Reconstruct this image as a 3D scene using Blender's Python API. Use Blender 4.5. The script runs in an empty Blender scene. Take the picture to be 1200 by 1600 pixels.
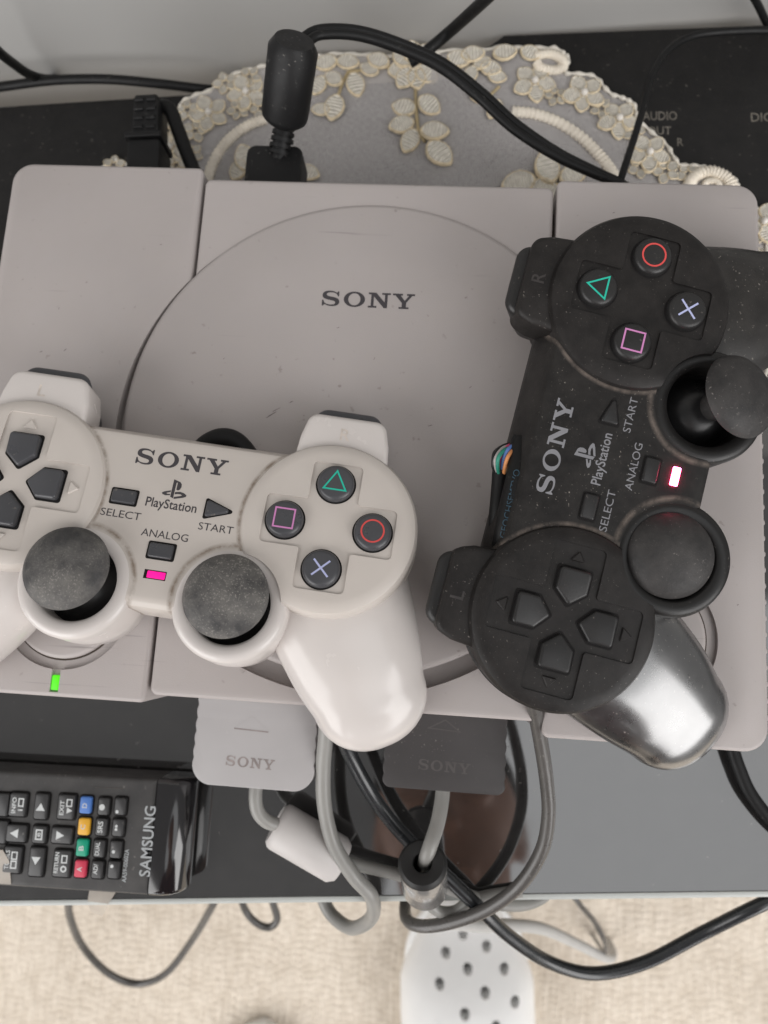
import bpy, bmesh, math, random
from mathutils import Vector, Matrix, Euler
from mathutils.geometry import tessellate_polygon
random.seed(7)
K = 0.001                                   # every length below is in millimetres

# ------------------------------------------------------------------ camera
scene = bpy.context.scene
COL = scene.collection
CAM_LOC = Vector((26.244, -66.364, 303.491))
CAM_ROT = Euler((0.162411, 0.052152, 0.062161), 'XYZ')
FPX = 1155.0
cd = bpy.data.cameras.new('camera')
cam = bpy.data.objects.new('camera', cd); COL.objects.link(cam)
cam.location = CAM_LOC * K; cam.rotation_euler = CAM_ROT
cd.sensor_fit = 'VERTICAL'; cd.sensor_height = 36.0; cd.lens = 36.0 * FPX / 1600.0
cd.clip_start = 0.01; cd.clip_end = 60
cd.dof.use_dof = True; cd.dof.focus_distance = 0.222; cd.dof.aperture_fstop = 11.0
scene.camera = cam

# ------------------------------------------------------------------ light
w = bpy.data.worlds.new('World'); scene.world = w; w.use_nodes = True
bgn = w.node_tree.nodes['Background']
bgn.inputs['Color'].default_value = (1.0, 0.985, 0.98, 1); bgn.inputs['Strength'].default_value = 0.28
def area_light(name, loc, target, sx, sy, power, color):
    d = bpy.data.lights.new(name, 'AREA'); d.shape = 'RECTANGLE'; d.size = sx; d.size_y = sy
    d.energy = power; d.color = color
    o = bpy.data.objects.new(name, d); COL.objects.link(o)
    o.location = loc
    o.rotation_euler = (Vector(target) - Vector(loc)).to_track_quat('-Z', 'Y').to_euler()
    return o
area_light('window_light', (0.88, -0.98, 0.62), (0.0, -0.2, -0.05), 1.3, 1.0, 19, (1.0, 0.985, 0.975))
area_light('window_light', (-0.70, -1.02, 0.62), (0.0, -0.2, -0.05), 1.7, 1.1, 22, (1.0, 0.985, 0.975))
bl = area_light('ceiling_bounce_light', (0.95, -0.90, 2.0), (0.95, -0.90, 0.0), 2.0, 2.0, 11.5, (0.97, 0.985, 1.0)); bl.data.shape = 'DISK'
scene.view_settings.view_transform = 'Standard'; scene.view_settings.look = 'None'
scene.view_settings.exposure = 0.04; scene.view_settings.gamma = 1.0

# ------------------------------------------------------------------ helpers
CM = CAM_ROT.to_matrix()
def at(px, py, z):
    """point on the horizontal plane at height z (mm) seen at a given spot of the picture"""
    d = CM @ Vector(((px - 600) / FPX, -(py - 800) / FPX, -1))
    return CAM_LOC + d * ((z - CAM_LOC.z) / d.z)

def tag(o, label=None, cat=None, group=None, kind=None):
    if label: o['label'] = label
    if cat: o['category'] = cat
    if group: o['group'] = group
    if kind: o['kind'] = kind
    return o
def empty(name, loc=(0, 0, 0), rot=(0, 0, 0)):
    o = bpy.data.objects.new(name, None); COL.objects.link(o)
    o.empty_display_size = 0.01
    o.location = Vector(loc) * K; o.rotation_euler = rot
    return o
def mesh_obj(name, verts, faces, mat, parent=None, smooth=40):
    me = bpy.data.meshes.new(name)
    me.from_pydata([tuple(c * K for c in v) for v in verts], [], faces)
    me.update()
    return link(name, me, mat, parent, smooth)
def link(name, me, mat, parent=None, smooth=40):
    if mat is not None and not me.materials: me.materials.append(mat)
    if smooth is not None:
        me.polygons.foreach_set('use_smooth', [True] * len(me.polygons))
        me.set_sharp_from_angle(angle=math.radians(smooth))
    o = bpy.data.objects.new(name, me); COL.objects.link(o)
    if parent is not None: o.parent = parent
    return o
def bm_obj(name, bm, mat, parent=None, smooth=40):
    me = bpy.data.meshes.new(name)
    bmesh.ops.scale(bm, vec=(K, K, K), verts=bm.verts)
    bm.to_mesh(me); bm.free()
    return link(name, me, mat, parent, smooth)

class MB:
    """collects shapes for ONE mesh"""
    def __init__(s): s.v = []; s.f = []
    def add(s, v, f, mtx=None):
        n = len(s.v)
        s.v += [tuple(mtx @ Vector(p)) if mtx else tuple(p) for p in v]
        s.f += [tuple(i + n for i in q) for q in f]
        return s
    def bm(s, b, mtx=None):
        b.verts.ensure_lookup_table(); b.verts.index_update()
        s.add([v.co.copy() for v in b.verts], [[v.index for v in f.verts] for f in b.faces], mtx); b.free(); return s
    def build(s, name, mat, parent=None, smooth=40): return mesh_obj(name, s.v, s.f, mat, parent, smooth)

def roundpoly(pts, r, n=5):
    out = []; N = len(pts); rs = r if isinstance(r, (list, tuple)) else [r] * N
    for i in range(N):
        p = Vector(pts[i]); a = Vector(pts[i - 1]) - p; b = Vector(pts[(i + 1) % N]) - p
        if rs[i] <= 0: out.append(tuple(p)); continue
        la, lb = a.length, b.length; a.normalize(); b.normalize()
        ang = a.angle(b); t = min(rs[i] / math.tan(ang / 2), la * .48, lb * .48); rr = t * math.tan(ang / 2)
        c = p + (a + b).normalized() * (rr / math.sin(ang / 2))
        s0 = p + a * t - c; s1 = p + b * t - c
        for k in range(n + 1):
            q = s0.lerp(s1, k / n); q = q.normalized() * rr
            # slerp-ish
            th = s0.angle(s1) if rr > 1e-6 else 0
            if th > 1e-4: q = (s0 * math.sin((1 - k / n) * th) + s1 * math.sin(k / n * th)) / math.sin(th)
            out.append(tuple(c + q))
    return out
def prism_bm(poly, z0, z1, bev=0, seg=2, both=False):
    bm = bmesh.new()
    lo = [bm.verts.new((x, y, z0)) for x, y in poly]; hi = [bm.verts.new((x, y, z1)) for x, y in poly]
    n = len(poly)
    top = bm.faces.new(hi); bot = bm.faces.new(lo[::-1])
    for i in range(n): bm.faces.new((lo[i], lo[(i + 1) % n], hi[(i + 1) % n], hi[i]))
    bmesh.ops.recalc_face_normals(bm, faces=bm.faces)
    if bev > 0:
        es = list(top.edges) + (list(bot.edges) if both else [])
        bmesh.ops.bevel(bm, geom=es, offset=bev, offset_type='OFFSET', segments=seg, profile=.5, affect='EDGES', clamp_overlap=True)
    return bm
def box_poly(x0, x1, y0, y1): return [(x0, y0), (x1, y0), (x1, y1), (x0, y1)]
def circ(cx, cy, r, n=48): return [(cx + r * math.cos(2 * math.pi * i / n), cy + r * math.sin(2 * math.pi * i / n)) for i in range(n)]
def lathe(prof, n=48, c=(0, 0, 0)):
    v = []; f = []; rows = []
    for r, z in prof:
        if r < 1e-6: rows.append([len(v)]); v.append((c[0], c[1], c[2] + z))
        else:
            rows.append(list(range(len(v), len(v) + n)))
            v += [(c[0] + r * math.cos(2 * math.pi * i / n), c[1] + r * math.sin(2 * math.pi * i / n), c[2] + z) for i in range(n)]
    for a, b in zip(rows, rows[1:]):
        for i in range(n):
            j = (i + 1) % n
            if len(a) == 1 and len(b) == 1: continue
            if len(a) == 1: f.append((a[0], b[i], b[j]))
            elif len(b) == 1: f.append((a[j], a[i], b[0]))
            else: f.append((a[i], b[i], b[j], a[j]))
    return v, f
def catmull(P, sub=8):
    P = [Vector(p) for p in P]; out = []
    Q = [P[0] * 2 - P[1]] + P + [P[-1] * 2 - P[-2]]
    for i in range(1, len(Q) - 2):
        a, b, c, d = Q[i - 1:i + 3]
        for k in range(sub):
            t = k / sub
            out.append(.5 * ((2 * b) + (c - a) * t + (2 * a - 5 * b + 4 * c - d) * t * t + (3 * b - a - 3 * c + d) * t ** 3))
    out.append(P[-1]); return out
def tube(P, r, n=12, sub=8, flat=1.0, caps=True, smooth=True):
    pts = catmull(P, sub) if smooth else [Vector(p) for p in P]
    v = []; f = []; N = len(pts)
    rr = (lambda t: r) if not callable(r) else r
    t0 = (pts[1] - pts[0]).normalized()
    u = t0.orthogonal().normalized()
    if abs(t0.z) < .95: u = t0.cross(Vector((0, 0, 1))).normalized()
    for i, p in enumerate(pts):
        t = (pts[min(i + 1, N - 1)] - pts[max(i - 1, 0)]).normalized()
        u = (u - t * u.dot(t)).normalized(); s = t.cross(u)
        R_ = rr(i / (N - 1))
        for k in range(n):
            a = 2 * math.pi * k / n
            v.append(p + u * (R_ * math.cos(a)) + s * (R_ * flat * math.sin(a)))
    for i in range(N - 1):
        for k in range(n):
            f.append((i * n + k, i * n + (k + 1) % n, (i + 1) * n + (k + 1) % n, (i + 1) * n + k))
    if caps:
        f.append(tuple(range(n))[::-1]); f.append(tuple((N - 1) * n + k for k in range(n)))
    return v, f
def fill(loops, z):
    """flat print: outline (+ holes) filled with triangles"""
    vs = [Vector((x, y, 0)) for l in loops for x, y in l]
    tri = tessellate_polygon([[Vector((x, y, 0)) for x, y in l] for l in loops])
    out = []
    for a, b, c in tri:
        if (vs[b] - vs[a]).cross(vs[c] - vs[a]).z < 0: b, c = c, b
        out.append((a, b, c))
    return [(p.x, p.y, z) for p in vs], out
def solid(loops, z0, z1):
    v, f = fill(loops, z1); n = len(v)
    v = v + [(x, y, z0) for x, y, _ in v]; f = list(f); k = 0
    for l in loops:
        m = len(l)
        ar = sum(l[i][0] * l[(i + 1) % m][1] - l[(i + 1) % m][0] * l[i][1] for i in range(m))
        first = l is loops[0]
        for i in range(m):
            a, b = k + i, k + (i + 1) % m
            q = (a, a + n, b + n, b) if (ar > 0) != first else (b, b + n, a + n, a)
            f.append(q)
        k += m
    return v, f
def frame_line(pts, wd, closed=True):
    """outline of constant width as [outer, inner] loops"""
    n = len(pts); o = []; i_ = []
    ar = sum(pts[i][0] * pts[(i + 1) % n][1] - pts[(i + 1) % n][0] * pts[i][1] for i in range(n)); sg = 1 if ar > 0 else -1
    for i in range(n):
        p = Vector(pts[i]); a = (p - Vector(pts[i - 1])).normalized(); b = (Vector(pts[(i + 1) % n]) - p).normalized()
        na = Vector((a.y, -a.x)) * sg; nb = Vector((b.y, -b.x)) * sg
        m = (na + nb).normalized(); k = wd / 2 / max(.3, m.dot(na))
        o.append(tuple(p + m * k)); i_.append(tuple(p - m * k))
    return [o, i_]
def boolean(o, cutters):
    """subtract closed meshes [(verts, faces)] or bmeshes from object o (real cut geometry)"""
    for c in cutters:
        me = bpy.data.meshes.new('cut')
        if isinstance(c, tuple): me.from_pydata([tuple(x * K for x in p) for p in c[0]], [], c[1])
        else:
            bmesh.ops.scale(c, vec=(K, K, K), verts=c.verts); c.to_mesh(me); c.free()
        b = bmesh.new(); b.from_mesh(me); bmesh.ops.recalc_face_normals(b, faces=b.faces); b.to_mesh(me); b.free()
        co = bpy.data.objects.new('cut', me); COL.objects.link(co)
        co.parent = o.parent
        m = o.modifiers.new('b', 'BOOLEAN'); m.operation = 'DIFFERENCE'; m.solver = 'EXACT'; m.object = co
        bpy.context.view_layer.update()
        ev = o.evaluated_get(bpy.context.evaluated_depsgraph_get())
        nm = bpy.data.meshes.new_from_object(ev)
        o.modifiers.clear(); o.data = nm
        bpy.data.objects.remove(co)
    nm.polygons.foreach_set('use_smooth', [True] * len(nm.polygons)); nm.set_sharp_from_angle(angle=math.radians(32))
    return o

# ---- lettering
def smooth_loop(P, sub=3):
    n = len(P); out = []
    for i in range(n):
        a, b, c, d = [Vector(P[(i + k) % n]) for k in (-1, 0, 1, 2)]
        for k in range(sub):
            t = k / sub
            q = .5 * ((2 * b) + (c - a) * t + (2 * a - 5 * b + 4 * c - d) * t * t + (3 * b - a - 3 * c + d) * t ** 3)
            out.append(tuple(q))
    return out
S_ = [(1.12, .97), (1.12, .66), (1.05, .66), (.98, .78), (.84, .87), (.62, .90), (.42, .88), (.31, .80), (.33, .70), (.48, .64), (.75, .60), (1.0, .53), (1.14, .41), (1.17, .27), (1.11, .12), (.94, .02), (.66, -.01), (.40, .02), (.20, .10), (.13, .02), (.03, .02), (.03, .38), (.11, .38), (.17, .24), (.32, .13), (.58, .09), (.80, .11), (.90, .19), (.87, .30), (.70, .36), (.45, .40), (.20, .47), (.06, .57), (.03, .71), (.08, .87), (.26, .98), (.55, 1.01), (.78, .98), (.97, .89), (1.04, .97)]
N_ = [(0, 1), (.50, 1), (1.08, .38), (1.08, .88), (.88, .88), (.88, 1), (1.45, 1), (1.45, .88), (1.26, .88), (1.26, 0), (1.04, 0), (.36, .74), (.36, .12), (.56, .12), (.56, 0), (0, 0), (0, .12), (.18, .12), (.18, .88), (0, .88)]
Y_ = [(0, 1), (.66, 1), (.66, .88), (.52, .88), (.80, .54), (1.06, .88), (.92, .88), (.92, 1), (1.45, 1), (1.45, .88), (1.28, .88), (.90, .40), (.90, .12), (1.08, .12), (1.08, 0), (.42, 0), (.42, .12), (.62, .12), (.62, .38), (.17, .88), (0, .88)]
def ell(cx, cy, rx, ry, n=36): return [(cx + rx * math.cos(2 * math.pi * i / n), cy + ry * math.sin(2 * math.pi * i / n)) for i in range(n)]
def word_sony(width, height):
    gl = []; x = 0
    gl.append([[(p[0] + x, p[1]) for p in smooth_loop(S_, 2)]]); x += 1.17 + .28
    gl.append([ell(x + .70, .5, .70, .51), ell(x + .70, .5, .40, .40)]); x += 1.40 + .22
    gl.append([[(p[0] + x, p[1]) for p in N_]]); x += 1.45 + .14
    gl.append([[(p[0] + x, p[1]) for p in Y_]]); x += 1.45
    sx = width / x
    return [[[((p[0] - x / 2) * sx, (p[1] - .5) * height) for p in l] for l in g] for g in gl]
PS_ = [[[(.46, 1.0), (.80, .90), (.89, .80), (.91, .64), (.86, .50), (.77, .44), (.68, .48), (.68, .82), (.65, .86), (.62, .82), (.62, 0), (.46, .06)]],
       [[(.43, .40), (.12, .30), (.0, .22), (.05, .14), (.20, .10), (.43, .14), (.43, .21), (.29, .19), (.22, .23), (.43, .31)]],
       [[(.65, .34), (.90, .39), (1.10, .35), (1.25, .26), (1.24, .17), (1.10, .10), (.65, -.03), (.65, .08), (.95, .17), (1.03, .22), (.95, .26), (.80, .26), (.65, .22)]]]
def word_logo(width, height):
    return [[[((p[0] - .63) * width / 1.26, (p[1] - .5) * height) for p in l] for l in g] for g in PS_]
_tc = {}
def text_geo(s, width, height=None, bold=0.0):
    """default-font text as flat triangles centred on the origin, fitted to width x height (mm)"""
    key = (s, bold)
    if key not in _tc:
        c = bpy.data.curves.new('t', 'FONT'); c.body = s; c.size = 1; c.offset = bold; c.resolution_u = 3
        o = bpy.data.objects.new('t', c); COL.objects.link(o)
        bpy.context.view_layer.update()
        me = bpy.data.meshes.new_from_object(o.evaluated_get(bpy.context.evaluated_depsgraph_get()))
        v = [tuple(p.co) for p in me.vertices]; f = [tuple(p.vertices) for p in me.polygons]
        bpy.data.objects.remove(o); bpy.data.curves.remove(c)
        _tc[key] = (v, f)
    v, f = _tc[key]
    x0 = min(p[0] for p in v); x1 = max(p[0] for p in v); y0 = min(p[1] for p in v); y1 = max(p[1] for p in v)
    sx = width / (x1 - x0); sy = height / (y1 - y0) if height else sx
    return [((p[0] - (x0 + x1) / 2) * sx, (p[1] - (y0 + y1) / 2) * sy, 0) for p in v], f
def T(x=0, y=0, z=0, rz=0): return Matrix.Translation((x, y, z)) @ Matrix.Rotation(rz, 4, 'Z')
def glyphs(gl, z, mtx=None, h=0):
    m = MB()
    for g in gl:
        v, f = fill(g, z) if h == 0 else solid(g, z - .3, z + h)
        m.add(v, f, mtx)
    return m

# ------------------------------------------------------------------ materials
def nn(nt, t, **kw):
    n = nt.nodes.new(t)
    for k, v in kw.items(): setattr(n, k, v)
    return n
def mat_plastic(name, col, rough=.45, spec=.5, bump=0.0, bscale=1500, mottle=.06, mscale=60, dust=0.0, dcol=(.55, .52, .48), dscale=700, dlo=.66, dhi=.74, haze=0.0, coat=0.0, rvar=.08, scratch=0.0, grime=None, metallic=0.0, gcol=(.15, .10, .06), hcol=None):
    m = bpy.data.materials.new(name); m.use_nodes = True; nt = m.node_tree; L = nt.links.new
    b = nt.nodes['Principled BSDF']
    tc = nn(nt, 'ShaderNodeTexCoord'); co = tc.outputs['Object']
    def noise(scale, detail=3, rgh=.55):
        n = nn(nt, 'ShaderNodeTexNoise'); n.inputs['Scale'].default_value = scale; n.inputs['Detail'].default_value = detail; n.inputs['Roughness'].default_value = rgh
        L(co, n.inputs['Vector']); return n.outputs['Fac']
    def ramp(x, lo, hi, a=0., c=1.):
        r = nn(nt, 'ShaderNodeMapRange'); r.inputs[1].default_value = lo; r.inputs[2].default_value = hi; r.inputs[3].default_value = a; r.inputs[4].default_value = c
        L(x, r.inputs[0]); return r.outputs[0]
    def mth(op, x, y):
        q = nn(nt, 'ShaderNodeMath', operation=op)
        for i, s in enumerate((x, y)):
            if isinstance(s, (int, float)): q.inputs[i].default_value = s
            else: L(s, q.inputs[i])
        return q.outputs[0]
    def mix(fac, a, c):
        q = nn(nt, 'ShaderNodeMix', data_type='RGBA')
        if isinstance(fac, (int, float)): q.inputs[0].default_value = fac
        else: L(fac, q.inputs[0])
        for i, s in ((6, a), (7, c)):
            if isinstance(s, tuple): q.inputs[i].default_value = (*s[:3], 1)
            else: L(s, q.inputs[i])
        return q.outputs[2]
    c0 = tuple(x * (1 - mottle) for x in col); c1 = tuple(min(1, x * (1 + mottle)) for x in col)
    out = mix(ramp(noise(mscale, 4), .3, .7), c0, c1)
    rsock = mth('ADD', ramp(noise(mscale * 3, 4), .25, .75, -rvar, rvar), rough)
    if haze > 0:                             # thin film of settled dust, patchy
        hz = mth('MULTIPLY', ramp(noise(110, 5, .65), .35, .75), haze)
        out = mix(hz, out, hcol or dcol); rsock = mth('ADD', rsock, mth('MULTIPLY', hz, .4))
    if dust > 0:                             # single flecks
        fl = mth('MULTIPLY', ramp(noise(dscale, 2, .6), dlo, dhi), ramp(noise(55, 2), .38, .62))
        fl = mth('MULTIPLY', fl, dust)
        out = mix(fl, out, dcol); rsock = mth('ADD', rsock, mth('MULTIPLY', fl, .3))
    if scratch > 0:
        mp = nn(nt, 'ShaderNodeMapping'); mp.inputs['Rotation'].default_value = (0, 0, .6); mp.inputs['Scale'].default_value = (30, 900, 30)
        L(co, mp.inputs['Vector'])
        n = nn(nt, 'ShaderNodeTexNoise'); n.inputs['Scale'].default_value = 1.0; n.inputs['Detail'].default_value = 1; L(mp.outputs[0], n.inputs['Vector'])
        sc = mth('MULTIPLY', mth('MULTIPLY', ramp(n.outputs['Fac'], .72, .76), ramp(noise(25, 2), .5, .66)), scratch)
        out = mix(sc, out, tuple(x * .55 for x in col))
    if grime:                                # brown dirt caught along given circles (x, y, r, width) in mm
        tot = None
        sx = nn(nt, 'ShaderNodeSeparateXYZ'); L(co, sx.inputs[0])
        for gx, gy, gr, gw in grime:
            dx = mth('SUBTRACT', sx.outputs[0], gx * K); dy = mth('SUBTRACT', sx.outputs[1], gy * K)
            d = mth('SQRT', mth('ADD', mth('MULTIPLY', dx, dx), mth('MULTIPLY', dy, dy)), 0)
            e = mth('ABSOLUTE', mth('SUBTRACT', d, gr * K), 0)
            g_ = ramp(e, 0.0, gw * K, 1.0, 0.0)
            tot = g_ if tot is None else mth('MAXIMUM', tot, g_)
        tot = mth('MULTIPLY', mth('MULTIPLY', tot, ramp(noise(170, 5, .7), .34, .62)), .85)
        out = mix(tot, out, gcol); rsock = mth('ADD', rsock, mth('MULTIPLY', tot, .35))
    L(out, b.inputs['Base Color']); L(rsock, b.inputs['Roughness'])
    b.inputs['Specular IOR Level'].default_value = spec; b.inputs['Coat Weight'].default_value = coat; b.inputs['Coat Roughness'].default_value = .12
    b.inputs['Metallic'].default_value = metallic
    if bump > 0:
        bp = nn(nt, 'ShaderNodeBump'); bp.inputs['Strength'].default_value = bump; bp.inputs['Distance'].default_value = .0002
        L(noise(bscale, 3), bp.inputs['Height']); L(bp.outputs[0], b.inputs['Normal'])
    return m
def mat_emit(name, col, strength):
    m = bpy.data.materials.new(name); m.use_nodes = True; b = m.node_tree.nodes['Principled BSDF']
    b.inputs['Base Color'].default_value = (*[c * .3 for c in col], 1); b.inputs['Emission Color'].default_value = (*col, 1); b.inputs['Emission Strength'].default_value = strength
    return m
M = {}
M['console'] = mat_plastic('console_grey_plastic', (.398, .364, .354), .45, .42, bump=.25, bscale=2200, mottle=.06, mscale=14, dust=.55, dcol=(.20, .17, .15), dscale=300, dlo=.69, dhi=.75, scratch=.6, haze=.10, hcol=(.36, .31, .26))
M['groove'] = mat_plastic('groove_dirt', (.07, .055, .045), .8, .2, mottle=.3)  # brown groove dirt; also the painted shade of button gaps and dark port fill
M['lid_print'] = mat_plastic('dark_print', (.055, .05, .055), .5, .3, mottle=.1)
GR = [(48, 0, 27.1, 1.0), (-48, 0, 27.1, 1.0), (23.04, -26.95, 17.3, 1.2), (-23.04, -26.95, 17.3, 1.2)]
M['g_body'] = mat_plastic('warm_grey_plastic', (.545, .50, .46), .36, .45, bump=.06, bscale=1800, mottle=.04, mscale=30, dust=.15, dcol=(.30, .24, .19), dscale=500, dlo=.72, dhi=.78)
M['g_face'] = mat_plastic('warm_grey_face', (.545, .50, .46), .36, .45, bump=.06, bscale=1800, mottle=.04, mscale=30, dust=.15, dcol=(.30, .24, .19), dscale=500, dlo=.72, dhi=.78, grime=GR)
M['g_shell'] = mat_plastic('glossy_grey_plastic', (.62, .58, .555), .22, .55, bump=.03, bscale=900, mottle=.03, mscale=30)
M['g_key'] = mat_plastic('charcoal_key', (.055, .056, .062), .32, .5, mottle=.1, dust=.3, dscale=500, dcol=(.45, .38, .30), dlo=.68, dhi=.75)
M['g_gap'] = mat_plastic('key_gap_black', (.012, .011, .011), .8, .2)  # near-black for sheets that stand in for shaded gaps
M['g_print'] = M['lid_print']
M['rubber_dust'] = mat_plastic('dusty_black_rubber', (.050, .049, .050), .62, .4, bump=.6, bscale=1500, mottle=.25, mscale=160, dust=.6, dcol=(.36, .34, .31), dscale=1700, dlo=.56, dhi=.68, haze=.45)
M['rubber'] = mat_plastic('black_rubber', (.020, .019, .019), .58, .4, bump=.5, bscale=1800, mottle=.15, mscale=120, dust=.5, dcol=(.35, .32, .30), dscale=1100, dlo=.66, dhi=.72, haze=.10)
M['k_body'] = mat_plastic('dusty_black_plastic', (.011, .0098, .0094), .45, .25, bump=.2, bscale=2600, mottle=.1, mscale=90, dust=.6, dcol=(.30, .27, .25), dscale=1300, dlo=.685, dhi=.74, haze=.045)
M['k_face'] = mat_plastic('black_plastic_face', (.011, .0102, .010), .45, .25, bump=.2, bscale=2600, mottle=.1, mscale=90, dust=.7, dcol=(.33, .30, .27), dscale=1300, dlo=.68, dhi=.74, haze=.05, grime=GR, gcol=(.17, .14, .12))
M['k_shell'] = mat_plastic('worn_black_grip', (.024, .024, .0245), .30, 1.0, bump=.08, bscale=1500, mottle=.15, mscale=60, dust=.6, dcol=(.4, .36, .33), dscale=1000, dlo=.67, dhi=.73, haze=.03, coat=1.0)
M['k_shell2'] = mat_plastic('matte_black_grip', (.016, .0148, .014), .42, .35, bump=.2, bscale=2600, mottle=.15, mscale=60, dust=.8, dcol=(.33, .30, .27), dscale=900, dlo=.66, dhi=.73, haze=.06)
M['k_collar'] = mat_plastic('black_collar', (.012, .0115, .0112), .36, .35, bump=.1, bscale=2600, mottle=.1, mscale=60, dust=.4, dcol=(.33, .30, .27), dscale=1100, dlo=.68, dhi=.74)
M['k_shell'].node_tree.nodes['Principled BSDF'].inputs['Coat IOR'].default_value = 2.0
M['k_shell'].node_tree.nodes['Principled BSDF'].inputs['Coat Roughness'].default_value = .2
M['k_key'] = mat_plastic('black_key', (.017, .0165, .0165), .38, .4, bump=.2, bscale=2600, mottle=.12, dust=.3, dscale=700, dcol=(.34, .30, .27), dlo=.68, dhi=.75)
M['k_print'] = mat_plastic('grey_print', (.21, .21, .225), .55, .3, mottle=.12)
M['k_bowl'] = mat_plastic('stick_bowl_black', (.012, .012, .0125), .33, .45, mottle=.15)
M['sym_green'] = mat_plastic('print_green', (.02, .45, .33), .5, .3, mottle=.05)
M['sym_red'] = mat_plastic('print_red', (.62, .075, .07), .5, .3, mottle=.05)
M['sym_blue'] = mat_plastic('print_lavender', (.42, .45, .68), .5, .3, mottle=.05)
M['sym_pink'] = mat_plastic('print_pink', (.56, .22, .46), .5, .3, mottle=.05)
M['led_magenta'] = mat_emit('led_magenta', (1.0, .0, .30), 1.0)
M['led_red'] = mat_emit('led_red', (1.0, .06, .16), 40)
M['led_green'] = mat_emit('led_green', (.09, .80, .005), .9)
M['cable_grey'] = mat_plastic('grey_cable', (.27, .265, .25), .38, .5, bump=.08, bscale=500, mottle=.08)
M['cable_dark'] = mat_plastic('dark_grey_cable', (.085, .08, .075), .30, .55, bump=.08, bscale=500, mottle=.1, dust=.3)
M['cable_black'] = mat_plastic('black_cable', (.007, .007, .0072), .48, .25, mottle=.15, dust=.15)
M['cable_sheen'] = mat_plastic('shiny_black_cable', (.022, .024, .026), .25, .6, mottle=.15)
M['cable_pale'] = mat_plastic('pale_cable', (.46, .46, .45), .45, .45, mottle=.05)
M['conn_black'] = mat_plastic('black_connector', (.008, .008, .0085), .5, .3, bump=.1, bscale=1200, mottle=.15, dust=.3)
M['bead_pale'] = mat_plastic('pale_bead', (.55, .525, .51), .42, .45, mottle=.05)
M['bead_dark'] = mat_plastic('bead_rim', (.018, .018, .018), .5, .4, mottle=.1)
M['bead_steel'] = mat_plastic('bead_silver', (.20, .195, .19), .22, .9, mottle=.1, coat=.5)
M['plug_grey'] = mat_plastic('plug_grey_plastic', (.415, .40, .40), .42, .45, bump=.05, bscale=2000, mottle=.05, mscale=30, dust=.2, dcol=(.6, .58, .56), dscale=300, dlo=.7, dhi=.75)
M['plug_black'] = mat_plastic('plug_black_plastic', (.050, .046, .046), .5, .45, bump=.1, bscale=2000, mottle=.12, mscale=40, dust=.3, dscale=1300, dlo=.68, dhi=.74)
M['emboss_dark'] = mat_plastic('emboss_worn', (.27, .235, .225), .55, .3, mottle=.3, mscale=200)
M['emboss_black'] = mat_plastic('emboss_black', (.085, .078, .076), .5, .4, mottle=.2)

# glass table top
def mat_glass_top():
    m = mat_plastic('black_glass', (.020, .0193, .0192), .035, .5, mottle=.1, mscale=20, dust=.55, dcol=(.20, .19, .18), dscale=420, dlo=.68, dhi=.74, rvar=.045, haze=.05)
    b = m.node_tree.nodes['Principled BSDF']; b.inputs['IOR'].default_value = 2.3
    return m
M['glass'] = mat_glass_top()
M['table_matte'] = mat_plastic('dusty_black_shelf', (.010, .0095, .0095), .6, .3, bump=.2, bscale=600, mottle=.15, dust=.5, dcol=(.20, .18, .16), dscale=420, dlo=.67, dhi=.73, haze=.025)
M['trim'] = mat_plastic('pale_edge_trim', (.50, .52, .50), .35, .5, mottle=.05)
M['wall'] = mat_plastic('white_wall', (.35, .345, .335), .8, .2, bump=.25, bscale=120, mottle=.03, mscale=8)
def mat_carpet():
    m = bpy.data.materials.new('beige_carpet'); m.use_nodes = True; nt = m.node_tree; L = nt.links.new; b = nt.nodes['Principled BSDF']
    tc = nn(nt, 'ShaderNodeTexCoord')
    mp = nn(nt, 'ShaderNodeMapping'); mp.inputs['Scale'].default_value = (1, .45, 1); L(tc.outputs['Object'], mp.inputs[0])
    v = nn(nt, 'ShaderNodeTexVoronoi'); v.inputs['Scale'].default_value = 170; L(mp.outputs[0], v.inputs['Vector'])
    n = nn(nt, 'ShaderNodeTexNoise'); n.inputs['Scale'].default_value = 14; n.inputs['Detail'].default_value = 5; L(tc.outputs['Object'], n.inputs['Vector'])
    r = nn(nt, 'ShaderNodeValToRGB'); r.color_ramp.elements[0].color = (.82, .74, .635, 1); r.color_ramp.elements[1].color = (.68, .60, .50, 1); r.color_ramp.elements[1].position = .85
    L(v.outputs['Distance'], r.inputs[0])
    mx = nn(nt, 'ShaderNodeMix', data_type='RGBA', blend_type='MULTIPLY'); mx.inputs[0].default_value = .5
    r2 = nn(nt, 'ShaderNodeValToRGB'); r2.color_ramp.elements[0].position = .3; r2.color_ramp.elements[0].color = (.72, .7, .68, 1); r2.color_ramp.elements[1].position = .7
    L(n.outputs['Fac'], r2.inputs[0]); L(r.outputs[0], mx.inputs[6]); L(r2.outputs[0], mx.inputs[7]); L(mx.outputs[2], b.inputs['Base Color'])
    b.inputs['Roughness'].default_value = .95; b.inputs['Specular IOR Level'].default_value = .1
    bp = nn(nt, 'ShaderNodeBump'); bp.inputs['Strength'].default_value = .45; bp.inputs['Distance'].default_value = .002; bp.invert = True
    L(v.outputs['Distance'], bp.inputs['Height']); L(bp.outputs[0], b.inputs['Normal'])
    return m
M['carpet'] = mat_carpet()
M['shoe'] = mat_plastic('white_foam', (.92, .92, .91), .5, .4, mottle=.02)
M['foam_hole'] = M['shoe']

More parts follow.
